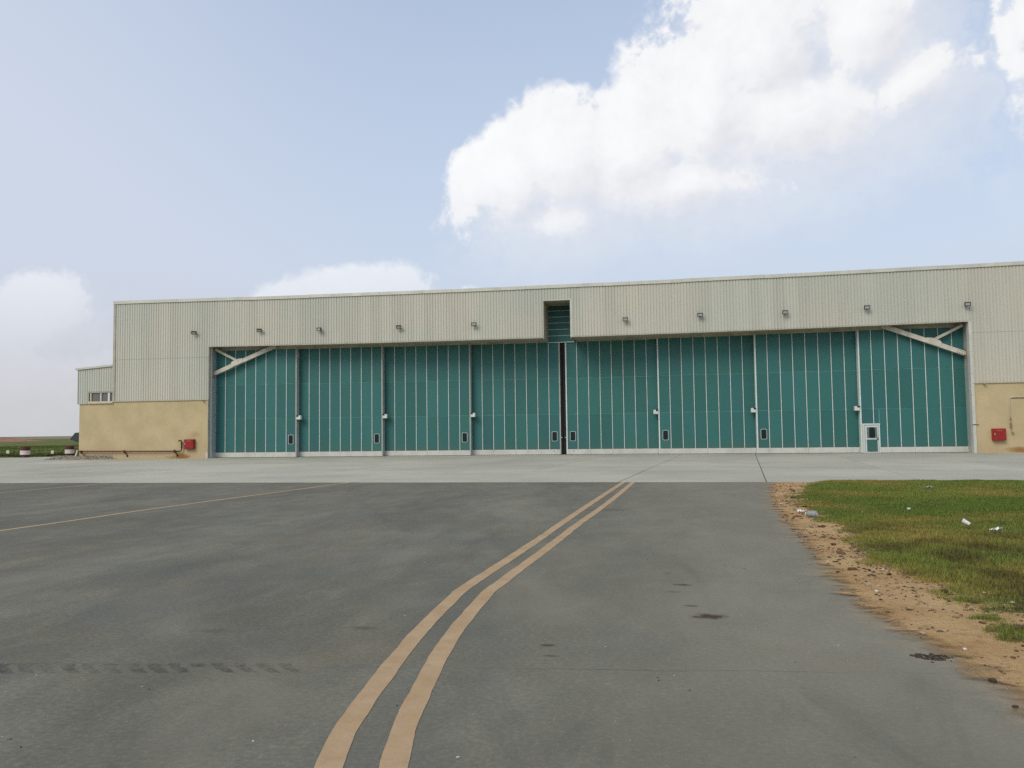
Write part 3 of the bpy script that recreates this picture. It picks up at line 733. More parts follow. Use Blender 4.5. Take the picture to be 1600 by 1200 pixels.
clad('cladding', OW, XR, LAP+0.06, lambda x: zR(x)-0.05, 0.0, hangar)
clad('cladding', OW, XR, 4.90, LAP+0.18, 0.014, hangar)
# plaster base walls
MB().box(XL+0.04, -29.0, 0.05, 0.45, -0.2, 4.95).obj('plaster_wall', M['plaster'], hangar)
MB().box(29.0, XR, 0.05, 0.45, -0.2, 4.99).obj('plaster_wall', M['plaster'], hangar)
# drip flashing at the foot of the sheets
MB().box(XL, -29.0, -0.03, 0.06, 4.80, 4.862).obj('drip_flashing', M['trim'], hangar)
MB().box(29.0, XR, -0.03, 0.06, 4.84, 4.902).obj('drip_flashing', M['trim'], hangar)
# corner trim
MB().box(XL-0.05, XL+0.16, -0.035, 0.25, 4.86, 13.1).obj('corner_trim', M['trim'], hangar)
# coping in lengths
x = XL - 0.08; first = True
while x < XR - 0.5:
    x1 = min(x + 5.9, XR); m = MB(); dz = random.uniform(-0.012, 0.012)
    n_ = 6
    for i in range(n_):
        a_, b_ = x + 0.006 + (x1-x-0.012)*i/n_, x + 0.006 + (x1-x-0.012)*(i+1)/n_
        z0a, z0b = zR(a_)+dz, zR(b_)+dz
        b0 = len(m.v)
        for q, z in ((a_, z0a), (b_, z0b)):
            m.v += [(q, -0.07, z-0.26), (q, -0.045, z), (q, 0.45, z+0.02), (q, 0.45, z-0.26)]
        m.f += [(b0, b0+4, b0+5, b0+1), (b0+1, b0+5, b0+6, b0+2), (b0+2, b0+6, b0+7, b0+3), (b0+3, b0+7, b0+4, b0)]
    m.obj('coping', M['coping'], hangar); x = x1
# shell: side walls, back, roof
MB().box(XL-0.02, XL+0.3, 0.5, 46, -0.2, 13.0).obj('side_wall', M['cladding'], hangar)
MB().box(XR-0.3, XR, 0.5, 46, -0.2, 13.0).obj('side_wall', M['cladding'], hangar)
MB().box(XL, XR, 46.02, 46.3, -0.2, 13.0).obj('back_wall', M['cladding'], hangar)
m = MB(); m.poly_prism([(XL+0.3, 12.75), (XR-0.3, 12.75), (XR-0.3, 12.85), (0, 13.0), (XL+0.3, 12.85)], 0.2, 46.2); m.obj('roof', M['roof'], hangar)
MB().box(XL+0.4, XR-0.4, 4.6, 46, -0.10, -0.02).obj('hall_floor', M['dark'], hangar)
# soffit behind the fascia, left and right of the tail slot
for x0, x1 in ((-OW+0.01, -1.06), (1.01, OW-0.01)):
    m = MB(); n_ = 12
    for i in range(n_):
        a_, b_ = x0 + (x1-x0)*i/n_, x0 + (x1-x0)*(i+1)/n_
        b0 = len(m.v)
        for q in (a_, b_): m.v += [(q, 0.012, zF(q)+0.015), (q, 4.2, zF(q)+0.015), (q, 0.012, zF(q)+0.06), (q, 4.2, zF(q)+0.06)]
        m.f += [(b0, b0+1, b0+5, b0+4), (b0+2, b0+6, b0+7, b0+3)]
    m.obj('soffit', M['soffit'], hangar)
    m = MB()
    for i in range(n_):
        a_, b_ = x0 + (x1-x0)*i/n_, x0 + (x1-x0)*(i+1)/n_
        b0 = len(m.v)
        for q in (a_, b_): m.v += [(q, -0.012, zF(q)-0.035), (q, -0.012, zF(q)+0.035), (q, 0.05, zF(q)-0.035), (q, 0.05, zF(q)+0.012)]
        m.f += [(b0, b0+4, b0+5, b0+1), (b0, b0+2, b0+6, b0+4), (b0+2, b0+3, b0+7, b0+6)]
    m.obj('fascia_trim', M['trim'], hangar)
# tail slot: reveals, head, trims, louvre-like teal planks
YS = 2.80
MB().box(-1.12, -1.045, 0.012, 4.2, 8.95, 11.95).obj('slot_reveal', M['soffit'], hangar)
MB().box(0.995, 1.07, 0.012, 4.2, 8.95, 11.95).obj('slot_reveal', M['soffit'], hangar)
MB().box(-1.045, 0.995, 0.012, 4.2, 11.87, 11.95).obj('slot_head', M['soffit'], hangar)
MB().box(-1.10, -1.04, -0.022, 0.012, 9.04, 11.93).obj('slot_trim', M['trim'], hangar)
MB().box(0.99, 1.16, -0.022, 0.012, 9.03, 11.93).obj('slot_trim', M['coping'], hangar)
MB().box(-1.04, 0.99, -0.022, 0.012, 11.87, 11.93).obj('slot_trim', M['coping'], hangar)
zs = [8.97, 9.48, 9.99, 10.50, 10.99, 11.48, 11.87]
for i in range(6):
    MB().box(-1.045, 0.995, YS, YS+0.06, zs[i]+0.012, zs[i+1]-0.012).obj('slot_plank', M['teal'], hangar)
    MB().box(-1.045, 0.995, YS-0.025, YS+0.05, zs[i]-0.018, zs[i]+0.018).obj('slot_rail', M['white'], hangar)
# jambs
MB().box(-29.04, -28.985, -0.012, 0.36, 0.0, 9.22).obj('jamb_trim', M['trim'], hangar)
MB().box(-29.05, -28.96, 0.362, 0.52, 0.0, 9.22).obj('jamb_strip', M['white'], hangar)
MB().box(-29.10, -28.99, 0.522, 1.9, 0.0, 9.22).obj('steel_column', M['galv'], hangar)
MB().box(-29.18, -28.99, -0.014, 0.05, 0.0, 0.55).obj('jamb_guard', M['cream'], hangar)
z = 0.0
for zz_ in (1.95, 4.05, 5.55, 7.1, 9.22):
    MB().box(28.93, 29.13, -0.02, 0.42, z+0.004, zz_-0.004).obj('jamb_plate', M['rail'], hangar)
    z = zz_
MB().box(28.99, 29.08, 0.422, 1.9, 0.0, 9.22).obj('steel_column', M['post'], hangar)
MB().tube([(28.9, -0.04, 1.98), (29.3, -0.04, 1.98)], 0.02, 8).obj('jamb_bolt', M['iron'], hangar)
# header guide channels, one per leaf plane
Y0, STG = 1.237, 0.548
LW, SW, GP = 7.20, 0.9075, 0.254
DTOP = 8.945
for k in range(4):
    y = Y0 + STG*k
    xl0 = -GP - (4-k)*LW
    for sgn in (-1, 1):
        xa, xb = xl0 - 0.1, xl0 + LW + (1.5 if k < 3 else -0.9)
        if sgn > 0: xa, xb = -xb, -xa
        m = MB(); n_ = 3
        for i in range(n_):
            a_, b_ = xa + (xb-xa)*i/n_, xa + (xb-xa)*(i+1)/n_
            m.box(a_, b_, y-0.09, y-0.03, DTOP+0.005*k, zF((a_+b_)/2)+0.03)
        m.obj('door_guide', M['soffit'], hangar)
MB().box(-1.04, 0.99, YS-0.06, YS+0.12, 8.925, 8.962).obj('door_guide', M['white'], hangar)
# floor guide strip
for k in range(4):
    y = Y0 + STG*k + 0.2
    m = MB(); m.box(-29, 29, y-0.03, y+0.03, 0.012, 0.024); m.obj('floor_track', M['galv'], hangar)

# diagonal knee braces
for sgn, lab in ((-1, 'weathered cream steel brace in the left corner of the opening'), (1, 'weathered cream steel brace in the right corner of the opening')):
    Yb = 0.82
    p0, p1 = Vector((sgn*29.02, Yb, 6.98)), Vector((sgn*23.45, Yb, 9.20))
    d = (p1-p0).normalized()
    br = MB().bar(p0 + d*0.15, p1, 0.20, 0.33, (0, 0, 1)).obj('diagonal_brace', M['steel'], hangar, bevel=0.012); tag(br, lab)
    n0 = p0 + (p1-p0)*0.40
    MB().bar((sgn*28.85, Yb+0.02, 9.05), n0 + Vector((-sgn*0.05, 0.02, 0.12)), 0.13, 0.19).obj('strut', M['steel'], br)
    up_ = Vector((-d.z*1.0, 0, d.x)) * (1 if d.x > 0 else -1)
    q = [n0 + d*(-0.62) + up_*0.15, n0 + d*0.62 + up_*0.15, n0 + d*0.18 + up_*0.30, n0 + d*(-0.42) + up_*0.30]
    g_ = MB(); g_.poly_prism([(v.x, v.z) for v in q], Yb-0.125, Yb-0.105); g_.obj('gusset_plate', M['steel'], br)
    q = [n0 + d*(-0.52) - up_*0.13, n0 + d*0.52 - up_*0.13, n0 + d*0.52 + up_*0.15, n0 + d*(-0.52) + up_*0.15]
    g_ = MB(); g_.poly_prism([(v.x, v.z) for v in q], Yb-0.126, Yb-0.102); g_.obj('splice_plate', M['steel'], br)
    for tt, ma in ((0.02, 'rusty'), (0.86, 'rusty')):
        c_ = p0 + (p1-p0)*tt + d*0.30
        q = [c_ - d*0.34 - up_*0.13, c_ + d*0.34 - up_*0.13, c_ + d*0.34 + up_*0.13, c_ - d*0.34 + up_*0.13]
        pl = MB(); pl.poly_prism([(v.x, v.z) for v in q], Yb-0.122, Yb-0.103); pl.obj('bolt_plate', M['steel'], br)
        for i in range(4):
            for j in (-1, 1):
                bp = c_ + d*(-0.24 + 0.16*i) + up_*0.075*j
                MB().tube([(bp.x, Yb-0.150, bp.z), (bp.x, Yb-0.120, bp.z)], 0.030, 6).obj('bolt', M['rusty'], br)
    MB().box(sgn*29.0-0.05, sgn*29.0+0.05, Yb-0.16, Yb+0.16, 6.70, 7.30).obj('end_plate', M['rusty'], br)
    MB().box(min(sgn*28.98, sgn*28.45), max(sgn*28.98, sgn*28.45), Yb-0.14, Yb+0.14, 9.10, 9.16).obj('end_plate', M['rusty'], br)
# small camera-like brackets under the sheet feet
for x_, z_ in ((-29.45, 4.76), (29.75, 4.80)):
    m = MB(); m.box(x_-0.05, x_+0.05, -0.14, 0.0, z_-0.04, z_+0.04); m.box(x_-0.02, x_+0.12, -0.20, -0.12, z_-0.05, z_+0.02); m.obj('cable_bracket', M['rusty'], hangar)

# ================================================================== DOOR LEAVES
PH = [(0.455, 3.215), (3.262, 6.062), (6.110, 9.12)]
pan_me = []
for (a_, b_) in PH:
    w_ = SW - 0.082; m = MB()
    m.box(-w_/2, w_/2, 0.0, 0.05, 0, b_-a_); pan_me.append(m.mesh('panel', M['teal']))
mul_me = MB().box(-0.024, 0.024, -0.028, 0.05, 0.448, 9.12).mesh('mullion', M['white'])
def rrect(w, h, r, n=4):
    o = []
    for cx, cz, a0 in ((w/2-r, h/2-r, 0), (-w/2+r, h/2-r, 90), (-w/2+r, -h/2+r, 180), (w/2-r, -h/2+r, 270)):
        for i in range(n+1):
            t_ = math.radians(a0 + 90*i/n); o.append((cx + r*math.cos(t_), cz + r*math.sin(t_)))
    return o
def ring(outer, inner, y0, y1):
    m = MB(); n = len(outer); b = 0
    m.v = [(x, y0, z) for x, z in outer] + [(x, y0, z) for x, z in inner] + [(x, y1, z) for x, z in outer] + [(x, y1, z) for x, z in inner]
    for i in range(n):
        j = (i+1) % n
        m.f += [(i, j, n+j, n+i), (i, 2*n+i, 2*n+j, j), (n+i, n+j, 3*n+j, 3*n+i)]
    return m
wf_me = ring(rrect(0.445, 0.775, 0.085), rrect(0.39, 0.72, 0.07), -0.022, 0.01).mesh('frame', M['white'])
wp_m = MB(); wp_m.poly_prism(rrect(0.40, 0.73, 0.07), -0.006, 0.005); wp_me = wp_m.mesh('pane', M['glass'])
leaf_labels = ['teal sliding hangar door leaf behind the left corner brace', 'teal sliding door leaf, second from the left end of the opening',
    'teal sliding door leaf, third from the left end of the opening', 'teal sliding door leaf just left of the dark centre gap',
    'teal sliding door leaf just right of the dark centre gap', 'teal sliding door leaf, second to the right of the centre gap',
    'teal sliding door leaf directly left of the one with a small walk-through door', 'teal sliding door leaf with a white framed walk-through door in it']
for k in range(8):
    st = min(k, 7-k); Y = Y0 + STG*st
    x0 = (-GP - (4-k)*LW) if k < 4 else (GP + (k-4)*LW)
    leaf = empty('sliding_door', (x0 + SW*4, Y, 0)); tag(leaf, leaf_labels[k], 'hangar door', 'teal sliding doors of the hangar')
    ox = -SW*4
    wick = (k == 7)
    for j in range(8):
        for r_ in range(3):
            if wick and r_ == 0 and j < 2: continue
            po = inst('panel', pan_me[r_], (ox + SW*(j+0.5), random.uniform(-0.006, 0.004), PH[r_][0]), leaf)
            po.rotation_euler = (math.radians(random.uniform(-0.12, 0.12)), 0, math.radians(random.uniform(-0.5, 0.5)))
    for j in range(1, 8):
        if wick and j == 1:
            MB().box(ox+SW-0.024, ox+SW+0.024, -0.028, 0.05, 2.17, 9.12).obj('mullion', M['white'], leaf); continue
        inst('mullion', mul_me, (ox + SW*j, 0, 0), leaf)
    # light seam rails between the panel rows
    for z_ in (3.2385, 6.086):
        MB().box(ox+0.01, ox+8*SW-0.01, 0.022, 0.048, z_-0.035, z_+0.035).obj('seam_rail', M['seam'], leaf)
    MB().box(ox+0.03, ox+8*SW-0.03, 0.06, 0.44, 0.05, 9.15).obj('core', M['coreshade'], leaf)
    # kick rail in two lengths
    e0, e1 = (ox, ox+8*SW)
    mid_ = ox + 4*SW
    xs0 = e0 + (1.305 if wick else 0.0)
    MB().box(xs0, mid_-0.006, -0.04, 0.46, 0.045, 0.443).obj('kick_rail', M['rail'], leaf, bevel=0.006)
    MB().box(mid_+0.006, e1, -0.04, 0.46, 0.045, 0.443).obj('kick_rail', M['rail'], leaf, bevel=0.006)
    MB().box(e0+0.05, e1-0.05, 0.02, 0.42, 0.024, 0.043).obj('bottom_seal', M['rubber'], leaf)
    # leading edge post
    if k < 4: pa, pb = e1-0.09, e1+0.012
    else: pa, pb = e0-0.012, e0+0.09
    zb = 0.05
    MB().box(pa, pb, -0.055, 0.465, zb, 9.12).obj('edge_post', M['post'] if k < 4 else M['white'], leaf, bevel=0.008)  # left leaves' posts greyer: their shaded side is put into the colour
    if k in (3, 4):
        sx0 = pb if k == 3 else pa
        sgn = 1 if k == 3 else -1
        xa, xb = sorted((sx0, sx0 + sgn*(0.155 if k == 3 else 0.225)))
        MB().box(xa, xb, 0.06, 0.40, 0.03, 9.12).obj('rubber_seal', M['rubber'], leaf)
        bx = e1-0.55 if k == 3 else e0+0.55
        MB().tube([(bx, -0.055, 0.30), (bx, -0.038, 0.30)], 0.035, 8).obj('keyhole', M['iron'], leaf)
        MB().bar((sx0, -0.06, 1.40), (sx0+sgn*0.10, -0.06, 1.36), 0.03, 0.05).obj('hasp', M['galv'], leaf)
    # small porthole
    if not wick:
        wx = (e1 - 0.50) if k < 4 else (e0 + 0.50)
        wz = 1.47
        wnd = inst('porthole', wf_me, (wx, -0.012, wz), leaf)
        p_ = inst('pane', wp_me, (0, 0, 0), wnd)
    # white control box near the leading edge, except on the two centre leaves
    if k in (0, 1, 2, 5, 6, 7):
        bx = (e1 + 0.20) if k < 4 else (e0 - 0.20)
        cb = MB().box(bx-0.175, bx+0.175, -0.10, 0.22, 3.10, 3.43).obj('control_box', M['box'], leaf, bevel=0.02)
        sx1 = -1 if k < 4 else 1
        xa, xb = sorted((bx + sx1*0.185, bx + sx1*0.01))
        MB().box(xa, xb, -0.118, -0.098, 3.33, 3.445).obj('dark_hood', M['black'], cb)
        MB().box(bx-0.14, bx+0.14, -0.07, 0.2, 3.05, 3.10).obj('bracket', M['black'], cb)
    if wick:
        # panels round the walk-through door
        MB().box(ox+0.03, ox+SW-0.035, 0, 0.05, 2.18, 3.215).obj('panel', M['teal'], leaf)
        MB().box(ox+SW+0.035, ox+1.255, 0, 0.05, 2.18, 3.215).obj('panel', M['teal'], leaf)
        MB().box(ox+1.33, ox+2*SW-0.035, 0, 0.05, 0.455, 3.215).obj('panel', M['teal'], leaf)
        MB().box(ox+1.26, ox+1.325, 0.01, 0.048, 2.18, 3.23).obj('seam_rail', M['seam'], leaf)
        da, db = ox+0.10, ox+1.30
        wd = MB().box(da+0.20, db-0.11, -0.03, 0.03, 0.06, 2.04).obj('walk_door', M['white'], leaf)
        MB().box(da+0.0, da+0.16, -0.075, 0.06, 0.03, 2.15).obj('frame', M['rail'], wd)
        MB().box(db-0.09, db, -0.075, 0.06, 0.03, 2.15).obj('frame', M['white'], wd)
        MB().box(da-0.02, db+0.02, -0.080, 0.06, 2.06, 2.16).obj('frame', M['white'], wd)
        MB().box(da+0.16, da+0.20, -0.05, 0.06, 0.03, 2.06).obj('door_gap', M['galv'], wd)
        MB().box(da+0.31, db-0.19, -0.045, -0.03, 1.10, 1.90).obj('upper_panel', simple('grey_green_panel', (0.13, 0.19, 0.175), 0.5, 0.15), wd)
        MB().box(da+0.29, db-0.19, -0.045, -0.03, 0.12, 1.00).obj('lower_panel', M['teal'], wd)
        m = MB(); m.poly_prism([(x_ + (da+db)/2+0.06, z_+1.50) for x_, z_ in rrect(0.34, 0.68, 0.08)], -0.052, -0.044); m.obj('pane', M['glass'], wd)
        m = ring([(x_ + (da+db)/2+0.06, z_+1.50) for x_, z_ in rrect(0.40, 0.74, 0.10)], [(x_ + (da+db)/2+0.06, z_+1.50) for x_, z_ in rrect(0.335, 0.675, 0.078)], -0.060, -0.044); m.obj('gasket', M['rubber'], wd)
        MB().box(db-0.20, db-0.15, -0.09, -0.03, 0.98, 1.12).obj('handle', M['black'], wd)
        MB().box(da, db, -0.09, 0.05, 0.022, 0.055).obj('threshold', M['galv'], wd)
# near-black sheet standing in for hall darkness behind the centre gap
MB().box(-2.0, 2.0, 4.3, 4.4, 0, 9.2).obj('hall_dark_sheet', M['dark'], hangar)

# ================================================================== ANNEX
annex = empty('annex', (-39.4, 0.2, 0)); tag(annex, 'small lean-to annex with a strip window at the left end of the hangar', 'annex')
def child(o): o.matrix_parent_inverse = Matrix.Translation((39.4, -0.2, 0)); return o
AX0 = -41.0
child(MB().box(AX0, XL+0.04, 0.16, 0.5, 0.28, 4.80).obj('plaster_wall', M['plaster'], annex))
child(MB().box(AX0, AX0+0.35, 0.5, 30, 0.0, 4.80).obj('plaster_wall', M['plaster'], annex))
child(MB().box(AX0+0.06, XL+0.04, 0.20, 0.5, -0.1, 0.28).obj('plinth', M['plaster'], annex))
def zA(x): return 7.62 + (x-AX0)*0.068
for a_, b_, z0 in ((AX0-0.12, -40.18, 4.72), (-40.18, XL-0.05, 5.72)):
    child(clad('cladding', a_, b_, z0, lambda x: zA(x)-0.03, 0.10, annex))
child(MB().box(AX0-0.14, -40.18, 0.07, 0.17, 4.66, 4.73).obj('drip_flashing', M['trim'], annex))
child(MB().box(AX0-0.16, AX0-0.10, 0.06, 30, 4.70, 7.55).obj('side_cladding', M['cladding'], annex))
m = MB(); m.poly_prism([(AX0-0.34, zA(AX0-0.34)-0.02), (XL-0.05, zA(XL)-0.02), (XL-0.05, zA(XL)+0.14), (AX0-0.34, zA(AX0-0.34)+0.14)], 0.0, 30); child(m.obj('roof', M['coping'], annex))
# window set back in the cladding
wn = child(MB().box(-40.10, XL-0.05, 0.02, 0.20, 4.70, 4.88).obj('window', M['cream'], annex))
def sub(o): o.matrix_parent_inverse = wn.matrix_parent_inverse.copy() if False else Matrix.Identity(4); return o
for (a_, b_, z0, z1, mat_, nm) in ((-40.18, -40.10, 4.73, 5.72, 'trim', 'reveal'), (-39.98, -39.88, 4.88, 5.66, 'cream', 'frame'), (-39.02, -38.93, 4.88, 5.66, 'box', 'frame'), (-38.30, -38.13, 4.88, 5.66, 'box', 'frame'), (-40.10, XL-0.06, 5.62, 5.72, 'trim', 'frame'), (XL-0.13, XL-0.07, 4.88, 5.62, 'cream', 'frame')):
    MB().box(a_, b_, 0.13 if nm == 'frame' else 0.10, 0.36, z0, z1).obj(nm, M[mat_], wn)
for a_, b_ in ((-39.88, -39.02), (-38.93, -38.30), (-38.13, XL-0.13)):
    MB().box(a_, b_, 0.24, 0.26, 4.88, 5.62).obj('pane', M['winglass'], wn)
MB().box(-40.1, XL-0.05, 0.37, 0.42, 4.9, 5.75).obj('reveal', M['dark'], wn)  # dark sheet standing in for the unlit room behind the panes
child(MB().tube([(AX0-0.06, 0.05, 0.78), (AX0-0.06, 0.05, 0.62), (AX0-0.08, -0.02, 0.45), (AX0-0.14, -0.1, 0.20), (AX0-0.17, -0.14, 0.05)], 0.065, 8).obj('downpipe', M['pvc'], annex, smooth=True))
# rubble apron at the annex foot
pts = []
for i in range(900):
    x_ = random.uniform(-43.2, -37.3); y_ = random.uniform(-1.3, 0.18)
    hgt = 0.30*max(0, min(1, (y_+1.3)/1.3))*max(0.0, min(1, (-37.2-x_)/1.5))
    c = random.choice([(0.34, 0.30, 0.23), (0.28, 0.25, 0.19), (0.40, 0.35, 0.27), (0.23, 0.20, 0.15)])
    pts.append((x_, y_, 0.01+hgt-0.03, random.uniform(0.03, 0.075), c, random.uniform(0.9, 1.6)))
tag(pebble_field('rubble', pts, 'grey rubble banked against the foot of the annex wall'), cat='rubble')

# ================================================================== FLOODLIGHTS
def floodlight(x, z, tilt, pan, label):
    f_ = empty('floodlight', (x, 0.0, z)); f_.scale = (0.82, 0.82, 0.82); tag(f_, label, 'floodlight', 'floodlights along the fascia')
    MB().box(-0.10, 0.10, -0.05, -0.004, -0.12, 0.12).obj('wall_plate', M['black'], f_)
    br = MB(); br.bar((0, -0.03, 0.0), (0, -0.26, -0.02), 0.06, 0.06); br.obj('arm', M['black'], f_)
    m = MB()
    w0, h0, w1, h1 = 0.24, 0.165, 0.16, 0.11
    m.v = [(-w0, -0.10, -h0), (w0, -0.10, -h0), (w0, -0.10, h0), (-w0, -0.10, h0), (-w0, 0.0, -h0), (w0, 0.0, -h0), (w0, 0.0, h0), (-w0, 0.0, h0), (-w1, 0.10, -h1), (w1, 0.10, -h1), (w1, 0.10, h1), (-w1, 0.10, h1)]
    m.f = [(8, 9, 10, 11)] + [(q, (q+1) % 4, 4+(q+1) % 4, 4+q) for q in range(4)] + [(4+q, 4+(q+1) % 4, 8+(q+1) % 4, 8+q) for q in range(4)] + [(0, 1, 2, 3)]
    hs = m.obj('housing', M['black'], f_); hs.location = (0, -0.32, 0); hs.rotation_euler = (math.radians(tilt), 0, math.radians(pan))
    MB().box(-0.195, 0.195, -0.108, -0.101, -0.12, 0.12).obj('glass', M['lampglass'], hs)
    r_ = MB(); r_.box(-0.24, 0.24, -0.125, -0.10, 0.12, 0.165); r_.box(-0.24, 0.24, -0.125, -0.10, -0.165, -0.12); r_.box(-0.24, -0.195, -0.125, -0.10, -0.12, 0.12); r_.box(0.195, 0.24, -0.125, -0.10, -0.12, 0.12)
    r_.obj('bezel', M['black'], hs)
FL = [(-30.18, 10.40, 32, 22, 'black floodlight on the wall left of the door opening'), (-24.36, 10.40, 34, 16, 'black floodlight above the left corner brace'),
      (-19.17, 10.29, 12, -14, 'black floodlight above the second door leaf from the left'), (-12.53, 10.25, 30, 10, 'black floodlight above the third door leaf from the left'),
      (-6.47, 10.24, 6, 8, 'black floodlight nearest left of the tall slot'), (5.16, 10.20, 16, 0, 'black floodlight nearest right of the tall slot'),
      (10.63, 10.33, 14, 2, 'black floodlight second to the right of the tall slot'), (16.64, 10.29, 12, 4, 'black floodlight third to the right of the tall slot'),
      (22.23, 10.43, 15, -2, 'black floodlight above the walk-through door leaf'), (28.84, 10.40, 16, -4, 'black floodlight above the right corner of the opening')]
for f_ in FL: floodlight(*f_)

# ================================================================== FIRE CABINETS, PIPES
def cabinet(x0, x1, z0, z1, label, lean):
    c_ = empty('fire_cabinet', ((x0+x1)/2, 0, z0)); tag(c_, label, 'fire cabinet')
    w_ = (x1-x0)/2; h_ = z1-z0
    MB().box(-w_, w_, -0.26, 0.045, 0, h_).obj('case', M['red'], c_, bevel=0.012)
    d_ = MB().box(-w_+0.03, w_-0.03, -0.285, -0.262, 0.03, h_-0.03).obj('door', M['red'], c_, bevel=0.006)
    m = MB()
    for i in range(9): m.box(-0.16+i*0.036, -0.16+i*0.036+0.022, -0.2875, -0.2852, h_-0.16, h_-0.115)
    m.obj('lettering', M['redprint'], d_)
    MB().box(-w_+0.07, -w_+0.12, -0.305, -0.285, h_*0.47, h_*0.62).obj('latch', M['wirered'], d_)
    for z_ in (0.15, h_-0.2): MB().tube([(w_-0.02, -0.28, z_), (w_-0.02, -0.28, z_+0.08)], 0.014, 6).obj('hinge', M['pipe'], c_)
cabinet(-30.97, -30.13, 0.79, 1.60, 'red fire hose cabinet beside the pipe on the left wall', 0)
cabinet(30.10, 30.92, 0.87, 1.69, 'red fire hose cabinet on the right wall below the conduit', 0)
pp = empty('fire_water_pipe', (-36, -0.1, 0)); tag(pp, 'dark red water pipe running low along the left wall', 'pipe')
def pch(o): o.matrix_parent_inverse = Matrix.Translation((36, 0.1, 0)); return o
pch(MB().tube([(-40.95, -0.02, 0.69), (-37.8, -0.06, 0.66), (-37.75, -0.14, 0.66), (-31.5, -0.14, 0.62)], 0.055, 10).obj('run', M['pipe'], pp, smooth=True))
pch(MB().tube([(-31.55, -0.14, 0.62), (-31.38, -0.14, 0.63), (-31.28, -0.14, 0.70), (-31.25, -0.14, 0.85), (-31.25, -0.14, 1.36), (-31.27, -0.14, 1.46), (-31.36, -0.14, 1.50), (-31.50, -0.14, 1.50), (-31.53, -0.14, 1.42)], 0.05, 10).obj('riser', M['iron'], pp, smooth=True))
for z_ in (0.95, 1.15, 1.32): pch(MB().tube([(-31.25, -0.14, z_-0.03), (-31.25, -0.14, z_+0.03)], 0.085, 10).obj('flange', M['iron'], pp))
pch(MB().tube([(-31.25, -0.14, 1.12), (-31.12, -0.22, 1.12)], 0.03, 6).obj('valve_handle', M['iron'], pp))
for x_ in (-40.4, -36.35, -31.75):
    m = MB(); m.bar((x_-0.14, -0.14, 0.57), (x_-0.14, 0.06, 0.57), 0.05, 0.05); m.bar((x_-0.14, -0.14, 0.60), (x_+0.05, 0.06, 0.24), 0.05, 0.06); m.box(x_-0.19, x_-0.09, -0.20, -0.08, 0.52, 0.75); m.box(x_-0.06, x_+0.10, 0.03, 0.055, 0.18, 0.32)
    pch(m.obj('bracket', M['iron'], pp))
cd = empty('wall_conduit', (31.5, 0, 0)); tag(cd, 'thin brown conduit turning down the right wall beside the red cabinet', 'conduit')
def cch(o): o.matrix_parent_inverse = Matrix.Translation((-31.5, 0, 0)); return o
cch(MB().tube([(37.5, 0.01, 3.84), (31.46, 0.01, 3.83), (31.37, 0.01, 3.80), (31.35, 0.01, 3.70), (31.33, 0.01, 1.75)], 0.028, 8).obj('tube', M['cream'], cd, smooth=True))
cch(MB().tube([(37.5, 0.0, 3.80), (31.48, 0.0, 3.79)], 0.018, 6).obj('cable', M['iron'], cd))
for x_, z_, r_ in ((31.33, 2.35, 0.05), (31.33, 2.0, 0.06), (31.33, 1.82, 0.07), (31.42, 1.38, 0.07)):
    cch(MB().tube([(x_, -0.06, z_-0.05), (x_, -0.06, z_+0.05)], r_, 8).obj('valve', M['rusty'], cd))
cch(MB().tube([(31.33, 0.0, 1.8), (31.36, 0.0, 1.6), (31.42, 0.0, 1.4)], 0.016, 6).obj('tail', M['rusty'], cd))

# ================================================================== LEFT BACKGROUND
def drum(x, y, label):
    d_ = empty('marker_drum', (x, y, 0)); tag(d_, label, 'drum', 'red and white drums by the grass')
    def lathe(nm, prof, mat_):
        m = MB(); n_ = 20
        for r_, z_ in prof:
            for i in range(n_): m.v.append((r_*math.cos(6.2832*i/n_), r_*math.sin(6.2832*i/n_), z_))
        for j in range(len(prof)-1):
            for i in range(n_): m.f.append((j*n_+i, j*n_+(i+1) % n_, (j+1)*n_+(i+1) % n_, (j+1)*n_+i))
        m.f.append(tuple((len(prof)-1)*n_+i for i in range(n_))); m.obj(nm, mat_, d_, smooth=False)
    lathe('lower_band', [(0.36, 0.0), (0.37, 0.02), (0.37, 0.20), (0.39, 0.22), (0.39, 0.25), (0.37, 0.27)], M['drumred'])
    lathe('white_band', [(0.42, 0.27), (0.43, 0.30), (0.42, 0.45), (0.43, 0.60), (0.42, 0.66)], M['drumwhite'])
    lathe('upper_band', [(0.39, 0.661), (0.40, 0.70), (0.39, 0.90), (0.40, 1.00), (0.36, 1.03), (0.34, 0.99)], M['drumred'])
drum(-51.65, 6.4, 'red and white banded drum standing alone at the apron edge')
drum(-49.4, 9.5, 'red and white banded drum close to the annex corner')
def board(x, y, z, label):
    b_ = empty('marker_board', (x, y, 0)); tag(b_, label, 'marker board', 'small pale boards in the grass')
    MB().box(-0.16, 0.16, -0.02, 0.01, z-0.16, z+0.17).obj('plate', M['marker'], b_)
    MB().box(-0.025, 0.025, 0.012, 0.05, -0.1, z+0.1).obj('stake', M['iron'], b_)
board(-58.6, 12.0, 0.42, 'small pale square board at the left edge, left of the lone drum')
board(-54.4, 13.2, 0.34, 'small pale square board between the two drums')
